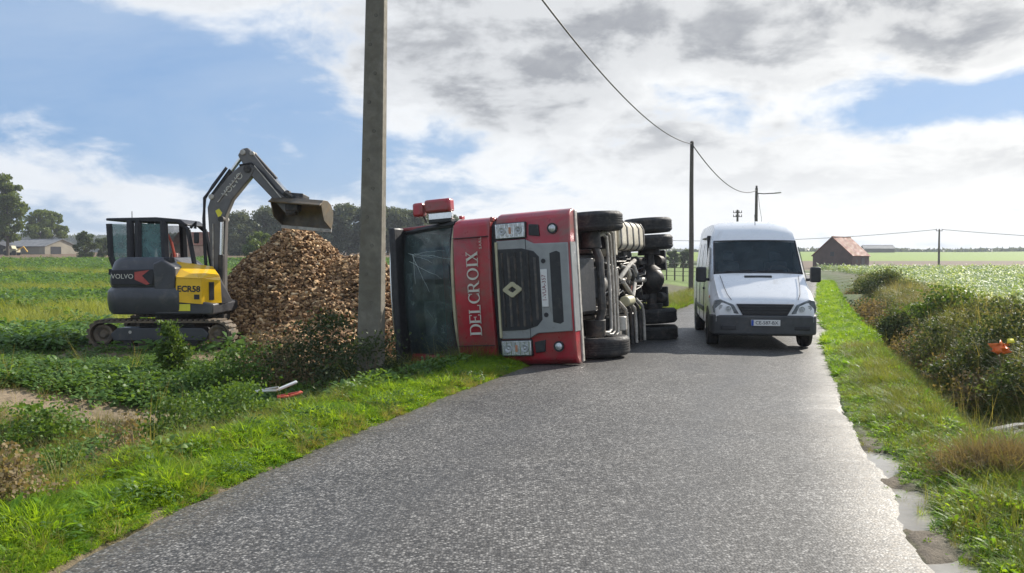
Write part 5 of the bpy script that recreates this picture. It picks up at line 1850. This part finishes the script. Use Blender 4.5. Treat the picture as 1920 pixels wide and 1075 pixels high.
# ---- left rough ground between verge and field
n = 42000
x, y = sample(n, -12, 0, 3.2, 16.2, .2, 5)
sl = (l_edge(y) - x) * .94
bare = np.exp(-((y - 11.3 - .08 * x) / .85) ** 4) * sstep(2.6, 3.4, sl)
k = (sl > .95) & clear_of_things(x, y) & (r_.random(len(x)) > bare * 1.02)
x, y, sl, bare = x[k], y[k], sl[k], bare[k]
zone = wav(x, y, .9, 7)
front = y < 11.0 + .08 * x
isrough = front & ((zone > -.45) | (r_.random(len(x)) < .35))
xs, ys = x[isrough], y[isrough]
scatter('rough_grass', 'rough yellowing grass and dry stalks beyond the green verge', g_rough + g_dry + g_weed[:2] + g_verge[:2], np.stack([xs, ys, height(xs, ys) - .01], 1), r_.uniform(.4, .85, len(xs)), .25, 3)
isw = ~isrough
xs, ys = x[isw], y[isw]
scatter('weed_cover', 'dense broad-leaved green weeds covering the low ground', g_weed + g_beet, np.stack([xs, ys, height(xs, ys) - .02], 1), r_.uniform(.6, 1.3, len(xs)) * (1 - .35 * sstep(13.0, 15.5, ys)) * np.where((xs > -9) & (xs < -4.4) & (ys > 12.9), .62, 1.0), .25, 4)

# ---- crop rows of the left field
n = 50000
x, y = sample(n, -75, 4, 15.6, 122, .95, 6)
sl = (l_edge(y) - x) * .94
jit = .9 * wav(x, y, 1.4, 2) + 1.5 * wav(x, y, 6, 5)
yl = y + jit * (y / 25)
strip = np.where(((yl > 20.5) & (yl < 30.5)) | ((yl > 42) & (yl < 49)) | ((yl > 70) & (yl < 78)), -.4, .3) + .25 * wav(x, y, .8, 3)
k = (sl > 4.2) & clear_of_things(x, y) & (strip > -.30)
xs, ys = x[k], y[k]
scatter('field_crop', 'rows of leafy green crop across the field behind the excavator', g_beet + g_weed[:1], np.stack([xs, ys, height(xs, ys) - .02], 1), r_.uniform(.8, 1.5, len(xs)) * (1 + ys / 60), .2, 7)
k = (sl > 4.2) & clear_of_things(x, y) & (strip <= .12)
xs, ys = x[k], y[k]
g_yel = [blade_tuft('pasture_tuft', L_yell, 30, .20, .14, .9, .008, 70 + s) for s in range(3)]
scatter('field_grass', 'yellow-green grassy patches between the crop rows', g_yel, np.stack([xs, ys, height(xs, ys) - .02], 1), r_.uniform(.9, 1.6, len(xs)) * (1 + ys / 50), .2, 8)

# ---- right verge
n = 21000
y = 2.6 + 13.5 * r_.random(n) ** 1.1
sr = np.where(y < 9, 2.6, 1.25) * r_.random(n) ** .9
x = r_edge(y) + sr / .94
mudp = (1 - sstep(.08, .38 + .12 * wav(x, y, .3, 4), sr)) * (1 - sstep(7.6, 9.0, y)) + .95 * np.exp(-((y - 5.25 - .05 * wav(x, y, .2, 2)) / .28) ** 2) * sstep(.3, .7, sr)
k = in_view(x, y) & (r_.random(n) > mudp * .93) & (sr > .02)
x, y, sr = x[k], y[k], sr[k]
sc = (.30 + .60 * sstep(.0, .6, sr)) * r_.uniform(.55, 1.15, len(x)) * (.85 + .35 * wav(x, y, .35, 6))
gr2 = [blade_tuft('verge_tuft', L_grass, 30, .16, .08, 1.35, .0095, 80 + s) for s in range(3)]
scatter('roadside_grass', 'long backlit grass on the verge between the road and the ditch', gr2 + g_clover + g_rough[:1] + g_lush[:2], np.stack([x, y, height(x, y) - .01], 1), sc, .2, 9)
n = 11000
y = 12.5 + 50 * r_.random(n) ** 1.4
sr = .06 + 1.2 * r_.random(n)
x = r_edge(y) + sr
k = in_view(x, y)
x, y = x[k], y[k]
scatter('far_roadside_grass', 'sunny grass verge beside the van running into the distance', gr2 + g_verge[:2] + g_lush[:1], np.stack([x, y, height(x, y) - .01], 1), r_.uniform(.4, 1.0, len(x)) * (.85 + .45 * wav(x, y, .45, 8)) * (.9 + y / 90), .25, 10)

# ---- ditch and bank undergrowth
n = 24000
y = 7.9 + 46 * r_.random(n) ** 1.7
sr = .95 + 3.6 * r_.random(n)
x = r_edge(y) + sr / .94
k = in_view(x, y) & ((y > 8.6) | (sr > 2.2))
x, y, sr = x[k], y[k], sr[k]
z = wav(x, y, .8, 3)
m1 = (z > -.12) & (sr > 1.45) | (sr > 1.0) & (sr <= 1.45) & (z > .3)
# green grass down the ditch sides and bottom
m0 = (~m1) & (sr < 1.75)
scatter('ditch_grass', 'shaded short green grass lining the ditch', g_verge[:3] + g_clover, np.stack([x[m0], y[m0], height(x[m0], y[m0]) - .01], 1), r_.uniform(.5, 1.0, m0.sum()), .2, 23)
g_bank = [blade_tuft('bank_tuft', L_brown, 30, .45, .12, .7, .006, 90 + s) for s in range(2)]
scatter('bank_grass', 'long mixed green and dead grass on the ditch bank', g_rough + g_bank[:1] + g_olive + g_verge[:1], np.stack([x[m1], y[m1], height(x[m1], y[m1]) - .02], 1), r_.uniform(.4, 1.0, m1.sum()) * (.40 + .60 * sstep(1.5, 2.4, sr[m1])) * (1 + y[m1] / 80), .25, 11)
m2 = (~m1) & (sr >= 1.75)
scatter('bank_undergrowth', 'dark low leafy undergrowth in the ditch and on its bank', g_olive + g_rough[:2] + g_weed[:1], np.stack([x[m2], y[m2], height(x[m2], y[m2]) - .02], 1), r_.uniform(.5, 1.2, m2.sum()) * (.40 + .60 * sstep(1.5, 2.4, sr[m2])) * (1 + y[m2] / 80), .25, 12)

# tall dead stalks sticking out of the bank and the rough ground
g_stalk = [blade_tuft('stalk_tuft', L_dry, 9, .75, .10, .35, .007, 140 + s_, 4) for s_ in range(3)]
n = 450
y = 9.5 + 34 * r_.random(n) ** 1.5
sr = 1.5 + 3.0 * r_.random(n)
x = r_edge(y) + sr
k = in_view(x, y)
scatter('dead_stalks', 'thin dead stalks sticking up out of the ditch bank weeds', g_stalk, np.stack([x[k], y[k], height(x[k], y[k]) - .02], 1), r_.uniform(.6, 1.3, k.sum()), .2, 16)
n = 700
x, y = sample(n, -11, 0, 4, 15, .2, 17)
sl = (l_edge(y) - x) * .94
k = (sl > 1.0) & clear_of_things(x, y)
x, y = x[k], y[k]
scatter('weed_stalks', 'thin dry stalks standing among the weeds beyond the verge', g_stalk + g_dry, np.stack([x, y, height(x, y) - .02], 1), r_.uniform(.35, .85, len(x)), .25, 17)
# broad-leaved weeds in the near verge
n = 600
y = 2.6 + 10.5 * r_.random(n)
sl = .12 + 1.15 * r_.random(n)
x = l_edge(y) - sl
k = in_view(x, y) & clear_of_things(x, y) & (wav(x, y, .45, 21) > -.05)
x, y = x[k], y[k]
scatter('verge_weeds', 'darker broad-leaved weeds scattered through the green verge', g_weed[:2] + g_lush, np.stack([x, y, height(x, y)], 1), r_.uniform(.4, .95, len(x)), .25, 19)
# flattened dry grass and bare crumbs in the near verge
n = 1100
y = 2.6 + 10 * r_.random(n)
sl = 1.2 * r_.random(n) ** 1.3
x = l_edge(y) - sl
k = in_view(x, y) & (wav(x, y, .4, 11) > .1)
x, y = x[k], y[k]
scatter('verge_dry_grass', 'pale dry grass wisps mixed into the green verge', g_dry, np.stack([x, y, height(x, y) - .01], 1), r_.uniform(.35, .75, len(x)), .45, 18)

# ---- pale flowering field on the right
n = 30000
x, y = sample(n, 6, 70, 12, 118, .9, 13)
sr = (x - r_edge(y)) * .94
k = (sr > 4.1)
x, y = x[k], y[k]
g_pale = [leaf_tuft('pale_crop_tuft', L_pale, 24, .22, .34, .04, .10, 110 + s, .4) for s in range(3)] + [leaf_tuft('flower_tuft', L_flower, 7, .27, .34, .03, .035, 120 + s, .2) for s in range(1)]
scatter('pale_crop', 'pale green flowering crop filling the field beyond the ditch', g_pale, np.stack([x, y, height(x, y) - .02], 1), r_.uniform(.8, 1.3, len(x)) * (1 + y / 60), .2, 14)


# ------------------------------------------------------------------ single plants
def plant_mesh(seed, mat, w, h, nleaf, lsz, clumps=14, up=.0, narrow=1.0):
    """leaf cards in many uneven clumps inside a rough dome"""
    r = np.random.default_rng(seed)
    cen = []
    for i in range(clumps):
        a = r.uniform(0, 6.28); q = r.random() ** .5
        zz = h * r.uniform(.12, .80)
        if i % 6 == 0: zz = h * r.uniform(.9, 1.25)
        prof = math.sqrt(max(.18, 1 - (zz / h) ** 2)) * narrow
        cen.append((w / 2 * q * prof * math.cos(a), w / 2 * q * prof * math.sin(a), zz))
    cen = np.array(cen)
    ci = r.integers(0, clumps, nleaf)
    sp = np.array([w, w, h]) * r.uniform(.06, .16, (clumps, 1))
    P = cen[ci] + r.normal(0, 1, (nleaf, 3)) * sp[ci]
    P[:, 2] = np.clip(P[:, 2], .01, h * 1.4)
    s = lsz * r.uniform(.5, 1.3, nleaf)
    d = r.normal(0, 1, (nleaf, 3)); d[:, 2] = d[:, 2] * .6 + up; d /= np.linalg.norm(d, axis=1)[:, None]
    u = np.cross(d, r.normal(0, 1, (nleaf, 3))); u /= np.linalg.norm(u, axis=1)[:, None]
    L2 = d * s[:, None]; W2 = u * (s * .42)[:, None]
    V = np.stack([P, P + L2 * .5 + W2, P + L2, P + L2 * .5 - W2], 1).reshape(-1, 3)
    F = np.arange(nleaf * 4).reshape(-1, 4)
    return mesh_from_np('foliage', V, F, mat, True), cen


def stems_mesh(cen, mat, r0=.008):
    mb = MB()
    for c in cen:
        q = (c[0] * .5 + .02, c[1] * .5, c[2] * .55)
        mb.tube([(c[0] * .12, c[1] * .12, -.05), q, tuple(c)], [r0, r0 * .8, r0 * .35], 4)
    return mb.mesh('stems', mat, True)


def plant(name, label, cat, x, y, seed, mat, w, h, n, lsz, stem=None, clumps=14, group=None, narrow=1.0, dz=0.0, up=0.0):
    O = empty(name, (x, y, hz(x, y) + dz))
    tag(O, label, cat, group)
    me, cen = plant_mesh(seed, mat, w, h, n, lsz, clumps, up, narrow)
    f = bpy.data.objects.new('foliage', me); C.objects.link(f); f.parent = O; f['kind'] = 'stuff'
    s = bpy.data.objects.new('stems', stems_mesh(cen, stem or M_stem)); C.objects.link(s); s.parent = O; s['kind'] = 'stuff'
    return O


def at(px, py, d):
    p = PX(px, py, d); return p.x, d


# left: tall weed by the tracks, clumps round the pole, verge clumps
x, y = at(325, 700, 13.2); plant('tall_weed', 'tall leafy weed standing in front of the excavator tracks', 'weed', x, y, 1, L_mid, .55, .62, 2340, 0.058, M_stemgreen, 25, narrow=.9, up=.4)
x, y = at(600, 700, 13.4); plant('weed_clump', 'large weed clump with shade-darkened leaves at the foot of the root heap', 'weed', x, y, 2, L_dark, 2.1, .95, 4940, 0.052, None, 35, up=.3)
x, y = at(690, 720, 12.3); plant('weed_clump', 'weeds with shade-darkened leaves growing round the base of the concrete pole', 'weed', x, y, 3, L_dark, 1.6, .72, 3900, 0.049, None, 28, up=.3)
x, y = at(510, 720, 12.9); plant('weed_clump', 'brown and green weed clump beside the broken plastic strips', 'weed', x, y, 4, L_brown, 1.3, .75, 2080, 0.046, None, 28, up=.5)
x, y = at(410, 720, 12.4); plant('weed_clump', 'low dark green weed mound right of the tall weed', 'weed', x, y, 5, L_weed, 1.7, .55, 3900, 0.052, M_stemgreen, 28)
x, y = at(430, 790, 9.7); plant('grass_mound', 'shaded grassy mound in front of the broken plastic strips', 'shrub', x, y, 6, L_weed, 1.5, .48, 4160, 0.041, M_stemgreen, 32, up=.5)
x, y = at(325, 820, 8.6); plant('nettle_clump', 'bushy green nettle clump at the back of the bright verge', 'shrub', x, y, 7, L_mid, .85, .50, 2600, 0.038, M_stemgreen, 25)
x, y = at(245, 850, 7.6); plant('dead_weed', 'reddish brown dead weed stalks beside the nettle clump', 'weed', x, y, 8, L_brown, .65, .40, 988, 0.035, None, 22, up=.8)
x, y = at(110, 880, 7.0); plant('weed_clump', 'dark leafy clump in the rough grass at the picture edge', 'weed', x, y, 9, L_weed, .75, .35, 1820, 0.035, M_stemgreen, 19)
x, y = at(20, 930, 5.9); plant('dead_weed', 'brown tangled weed clump at the bottom corner of the rough grass', 'weed', x, y, 10, L_brown, .65, .35, 1170, 0.035, None, 22, up=.4)
x, y = at(70, 810, 9.0); plant('weed_clump', 'green weed clump in front of the bare soil strip', 'weed', x, y, 12, L_weed, 1.0, .42, 1820, 0.043, M_stemgreen, 19)
# right bank
RB = [(1658, 36, 2.08, 0.76, L_scrub, 'far round dark bush at the end of the ditch bank'),
      (1600, 42, 1.76, 0.68, L_brown, 'brown withered bush where the ditch meets the far verge'),
      (1694, 22.5, 1.52, 0.69, L_scrub, 'dark upright bush on the bank below the barn'),
      (1638, 29, 1.92, 0.75, L_brown, 'wide brown weed bush on the bank beside the van mirror'),
      (1780, 20, 1.60, 0.58, L_mid, 'green bush at the top of the bank against the pale field'),
      (1622, 33, 1.52, 0.68, L_mid, 'small green bush low on the ditch side behind the verge'),
      (1672, 23.5, 1.68, 0.75, L_brown, 'pale brown tangle of dead stalks beside the dark upright bush'),
      (1765, 16.6, 1.28, 0.63, L_scrub, 'dark green bush in the middle of the bank'),
      (1865, 16.0, 1.68, 0.50, L_olive, 'low olive bush beside the pale field near the picture edge'),
      (1728, 18.0, 1.44, 0.63, L_brown, 'brown bush leaning over the middle of the ditch'),
      (1812, 13.9, 1.20, 0.54, L_scrub, 'big dark bush to the left of the orange scrap'),
      (1912, 13.2, 1.44, 0.66, L_scrub, 'dark bush behind the orange scrap'),
      (1845, 12.3, 1.04, 0.46, L_brown, 'brown twiggy bush below the orange scrap'),
      (1925, 10.9, 0.96, 0.46, L_scrub, 'dark bush at the picture edge above the nettles'),
      (1780, 15.0, 0.88, 0.40, L_brown, 'small brown tangle at the foot of the dark middle bush'),
      (1865, 9.2, 0.76, 0.21, L_mid, 'bright green nettle patch beside the grey branches'),
      (1940, 9.1, 0.80, 0.24, L_mid, 'green nettle bush at the picture edge beside the grey branches')]
for i, (px, d, w, h, mt, lab) in enumerate(RB):
    x, y = at(px, 600, d)
    nl = int(1500 * w * w * (1.1 if mt is not L_brown else .7))
    plant('bank_bush', lab, 'bush', x, y, 200 + i, mt, w, h, nl, .05 if d < 20 else .075, None, 34, 'bushes on the ditch bank', dz=-.05, up=.35)


# ------------------------------------------------------------------ trees
def tree_mesh(seed, mat, w, h, trunk_h, nleaf, lsz, clumps, shape=1.0):
    r = np.random.default_rng(seed)
    cen = []; rad = []
    ch = h - trunk_h
    for i in range(clumps):
        s = r.random()
        zz = trunk_h + ch * (.06 + .90 * s)
        prof = (math.sin(math.pi * min(1, (.12 + .84 * s))) ** .6) * shape
        a = r.uniform(0, 6.28); q = r.uniform(.25, 1.0)
        rr = w / 2 * prof * q * .82
        cen.append((rr * math.cos(a), rr * math.sin(a), zz)); rad.append(w * r.uniform(.09, .17))
    cen = np.array(cen); rad = np.array(rad)
    ci = r.integers(0, clumps, nleaf)
    d = r.normal(0, 1, (nleaf, 3)); d /= np.linalg.norm(d, axis=1)[:, None]
    P = cen[ci] + d * (rad[ci] * r.random(nleaf) ** .4)[:, None] * np.array([1, 1, .75])
    s = lsz * r.uniform(.5, 1.3, nleaf)
    u = r.normal(0, 1, (nleaf, 3)); u /= np.linalg.norm(u, axis=1)[:, None]
    v = np.cross(u, r.normal(0, 1, (nleaf, 3))); v /= np.linalg.norm(v, axis=1)[:, None]
    V = np.stack([P - u * s[:, None], P + v * (s * .6)[:, None], P + u * s[:, None], P - v * (s * .6)[:, None]], 1).reshape(-1, 3)
    crown = mesh_from_np('crown', V, np.arange(nleaf * 4).reshape(-1, 4), mat, True)
    mb = MB()
    tr = w * .028 + .05
    mb.tube([(0, 0, -.4), (.03 * w * .2, 0, trunk_h), (0, .02 * w, trunk_h + ch * .45), (0, 0, trunk_h + ch * .85)], [tr * 1.3, tr, tr * .6, tr * .15], 8)
    for c in cen[:: max(1, clumps // 10)]:
        z0 = trunk_h + (c[2] - trunk_h) * .45
        mb.tube([(0, 0, z0), (c[0] * .5, c[1] * .5, z0 + (c[2] - z0) * .55), tuple(c)], [tr * .45, tr * .3, tr * .1], 5)
    return crown, mb.mesh('trunk', M_bark, True)


def tree(name, label, x, y, crown, trunk, sc=1.0, rz=0.0, sz=None, group=None, cat='tree'):
    O = empty(name, (x, y, hz(x, y) - .1), rz)
    O.scale = (sc, sc, sz or sc)
    tag(O, label, cat, group)
    for nm, me in (('crown', crown), ('trunk', trunk)):
        o = bpy.data.objects.new(nm, me); C.objects.link(o); o.parent = O
        if nm == 'crown': o['kind'] = 'stuff'


tA = tree_mesh(1, L_treelight, 8.5, 16.5, 2.5, 9000, .30, 60)
tB = tree_mesh(2, L_treelight, 8.0, 10.5, 1.5, 7000, .28, 45)
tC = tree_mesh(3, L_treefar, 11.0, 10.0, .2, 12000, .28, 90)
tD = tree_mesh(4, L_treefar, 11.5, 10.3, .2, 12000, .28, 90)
tE = tree_mesh(5, L_tree, 5.5, 5.0, .3, 4500, .20, 34)
q = PX(8, 478, 170); tree('tall_tree', 'tallest tree at the picture edge above the farm sheds', q.x - .5, 172, *tA)
q = PX(-45, 478, 165); tree('tall_tree', 'tall tree cut off by the picture edge beside the tallest one', q.x, 168, *tA, sc=.95, rz=2.0)
q = PX(52, 478, 200); tree('poplar_tree', 'mid-height tree directly behind the cream shed roof', q.x, 205, *tB, sc=1.0, rz=.7)
q = PX(84, 478, 205); tree('poplar_tree', 'rounded tree at the end of the row behind the cream shed', q.x, 208, *tB, sc=.98, rz=2.9)
q = PX(160, 478, 150); tree('field_bush', 'dark rounded bush tree standing alone in front of the far wood', q.x, 150, *tE, sc=.93, rz=.4)
q = PX(192, 478, 160); tree('field_bush', 'low bush between the lone bush tree and the excavator cab', q.x, 160, *tE, sc=.72, rz=1.9)
row = [(450, 175, .92, 'first tree of the far row, beside the excavator boom'), (500, 180, .98, 'second tree of the far row, right of the boom'), (556, 182, .96, 'third tree of the far row, behind the bucket'),
       (605, 178, .96, 'fourth tree of the far row, at the bucket tip'), (652, 180, 1.02, 'fifth tree of the far row, left of the concrete pole'), (703, 182, 1.0, 'sixth tree of the far row, hidden behind the concrete pole'),
       (742, 184, 1.0, 'seventh tree of the far row, right of the concrete pole'), (785, 186, .97, 'eighth tree of the far row, above the truck visor'), (830, 190, .90, 'ninth tree of the far row, behind the red door mirror'), (885, 196, .72, 'last small tree of the far row, behind the red band')]
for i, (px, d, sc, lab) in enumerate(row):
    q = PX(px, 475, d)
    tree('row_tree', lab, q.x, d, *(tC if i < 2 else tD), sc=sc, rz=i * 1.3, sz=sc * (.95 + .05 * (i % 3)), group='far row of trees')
q = PX(482, 470, 110); tree('round_tree', 'round light green tree in front of the far row above the heap', q.x, 112, *tree_mesh(8, L_treelight, 6.0, 4.4, .2, 5000, .20, 36), sc=.93)
q = PX(1262, 478, 150); tree('hedge_tree', 'dark low tree behind the pasture fence', q.x, 150, *tE, sc=.62, rz=1.0)
q = PX(1285, 478, 152); tree('hedge_tree', 'dark low tree beside the wooden pole behind the pasture', q.x, 152, *tE, sc=.66, rz=2.2)
q = PX(1325, 478, 155); tree('hedge_tree', 'dark low tree showing between the wooden pole and the van', q.x, 155, *tE, sc=.62, rz=3.2)


# far wooded ridge on the left skyline
def far_wood(name, label, x0, x1, y0, dpt, hmin, hmax, n, seed, base):
    r = np.random.default_rng(seed)
    x = r.uniform(x0, x1, n); y = y0 + r.uniform(0, dpt, n)
    top = hmin + (hmax - hmin) * (.5 + .5 * wav(x, y * 0, 40, seed))
    z = base + top * r.random(n) ** .6
    s = r.uniform(1.5, 3.2, n)
    u = r.normal(0, 1, (n, 3)); u /= np.linalg.norm(u, axis=1)[:, None]
    v = np.cross(u, r.normal(0, 1, (n, 3))); v /= np.linalg.norm(v, axis=1)[:, None]
    P = np.stack([x, y, z], 1)
    V = np.stack([P - u * s[:, None], P + v * (s * .6)[:, None], P + u * s[:, None], P - v * (s * .6)[:, None]], 1).reshape(-1, 3)
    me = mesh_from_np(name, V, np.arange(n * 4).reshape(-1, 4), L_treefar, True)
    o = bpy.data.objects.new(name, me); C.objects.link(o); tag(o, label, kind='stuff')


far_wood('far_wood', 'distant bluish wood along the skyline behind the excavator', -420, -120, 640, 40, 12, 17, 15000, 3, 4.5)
far_wood('far_hedge', 'low distant hedge line on the skyline beyond the bright green field', 90, 460, 560, 30, 1.0, 3.4, 5000, 5, 5.0)

# ------------------------------------------------------------------ small debris
def strip(name, label, pts, w, th, mat, cat, parts=()):
    O = empty(name, pts[0])
    tag(O, label, cat)
    P = [Vector(p) - Vector(pts[0]) for p in pts]
    mb = MB()
    for i in range(len(P) - 1):
        a, b = P[i], P[i + 1]
        d = (b - a); s = Vector((-d.y, d.x, 0)).normalized() * w / 2
        z = Vector((0, 0, th))
        mb.add([a - s, a + s, b + s, b - s, a - s + z, a + s + z, b + s + z, b - s + z], [(0, 1, 2, 3), (4, 5, 6, 7), (0, 1, 5, 4), (1, 2, 6, 5), (2, 3, 7, 6), (3, 0, 4, 7)])
    mb.build('strip', mat, O, bevel=.01)
    for nm, q0, q1, ww, mt in parts:
        MB().tube([Vector(q0), Vector(q1)], ww, 6).build(nm, mt, O)
    return O


c = PX(478, 742, 10.9)
z0 = hz(c.x, 10.9) + .36
strip('broken_trim', 'broken white plastic trim strip lying in the weeds beside the verge', [(c.x, 10.9, z0), (c.x + .28, 10.95, z0 + .01), (c.x + .50, 11.05, z0 + .10)], .09, .03, M_whiteplate, 'debris',
      (('tear', (.1, .0, .03), (.3, .02, .06), .018, M_castiron),))
c = PX(520, 748, 10.8)
strip('broken_reflector', 'broken red plastic strip lying just under the white trim', [(c.x, 10.8, z0 - .06), (c.x + .14, 10.82, z0 - .05), (c.x + .29, 10.9, z0 - .01)], .10, .03, M_warmred, 'debris',
      (('edge', (.0, -.02, .03), (.26, .06, .07), .012, M_decalred),))
c = PX(335, 783, 9.6)
strip('plastic_shard', 'small red plastic shard at the edge of the bare soil', [(c.x, 9.6, hz(c.x, 9.6) + .16), (c.x + .13, 9.62, hz(c.x, 9.6) + .17)], .06, .02, M_warmred, 'debris',
      (('edge', (.0, -.02, .02), (.12, .0, .03), .008, M_decalred),))
# orange scrap in the bank bushes
c = PX(1870, 652, 11.2)
O = empty('orange_scrap', (c.x, 11.2, c.z))
tag(O, 'bright orange crumpled plastic scrap caught in the bank bushes', 'debris')
r = np.random.default_rng(4)
vs = []; fs = []
for j in range(5):
    for i in range(6):
        vs.append(((i - 2.5) * .045 + r.normal(0, .01), r.normal(0, .03) - .05, (j - 2) * .04 * (1 - .1 * abs(i - 2.5)) + r.normal(0, .012)))
for j in range(4):
    for i in range(5):
        a = j * 6 + i; fs.append((a, a + 1, a + 7, a + 6))
o = MB().add(vs, fs).build('crumpled_sheet', M_orangeplastic, O)
sd = o.modifiers.new('thick', 'SOLIDIFY'); sd.thickness = .008
MB().tube([(-.1, -.04, -.02), (-.02, -.06, -.10), (.05, -.03, -.30), (.06, .0, -.6)], .008, 5).build('stalk', M_stem, O)
o = MB().add([(.10, -.04, .06), (.20, -.06, .07), (.19, -.03, .12), (.12, -.02, .12)], [(0, 1, 2, 3)]).build('pale_flap', M_decalyellow, O)
sd = o.modifiers.new('thick', 'SOLIDIFY'); sd.thickness = .006
# grey branches and hay near the culvert
for i, (px, py, d, ln, ang, lab) in enumerate(((1848, 796, 8.6, .95, 12, 'long grey dead branch lying beside the nettles'), (1880, 806, 8.45, .8, 4, 'second grey dead branch lying just in front of the long one'))):
    c = PX(px, py, d)
    z = hz(c.x, d) + .13
    O = empty('dead_branch', (c.x, d, z)); tag(O, lab, 'branch', 'dead branches by the ditch')
    ca, sa = math.cos(R(ang)), math.sin(R(ang))
    MB().tube([(0, 0, 0), (ln * .35 * ca, ln * .3 * sa, .05), (ln * .7 * ca, ln * .75 * sa, .06), (ln * ca, ln * sa, .10)], [.045, .04, .03, .015], 7).build('limb', M_castiron if False else pmat('weathered_wood_%s' % 'ab'[i], (.36, .33, .28), .85, var=.3, scale=9, bump=.5), O)
    MB().tube([(ln * .35 * ca, ln * .3 * sa, .05), (ln * .55 * ca, ln * .2 * sa - .1, .10), (ln * .75, -.1, .08)], [.018, .014, .006], 5).build('twig', M_stem, O)
n = 260
c = PX(1895, 862, 6.6)
xs = c.x + rng.normal(0, .22, n); ys = 6.75 + rng.normal(0, .12, n)
hay = [blade_tuft('hay_tuft', L_brown, 26, .16, .12, 1.6, .005, 130 + s) for s in range(2)]
scatter('hay_heap', 'low mat of brown dead hay on the verge below the nettles', hay, np.stack([xs, ys, height(xs, ys) + .04 + .06 * rng.random(n)], 1), rng.uniform(.7, 1.2, n), .6, 15)

# ------------------------------------------------------------------ light haze over the far land
hm, ht, hout = mat_begin('thin_haze')
pv = ht.node('ShaderNodeVolumePrincipled')
pv.inputs['Color'].default_value = (.80, .86, .95, 1)
pv.inputs['Density'].default_value = .00040
pv.inputs['Anisotropy'].default_value = .2
ht.l.new(pv.outputs[0], hout.inputs['Volume'])
hb = MB().bx(-1250, 1250, -60, 1650, -4, 34).build('haze', hm, None, smooth=False)
tag(hb, 'thin pale haze over the far fields and trees', kind='stuff')
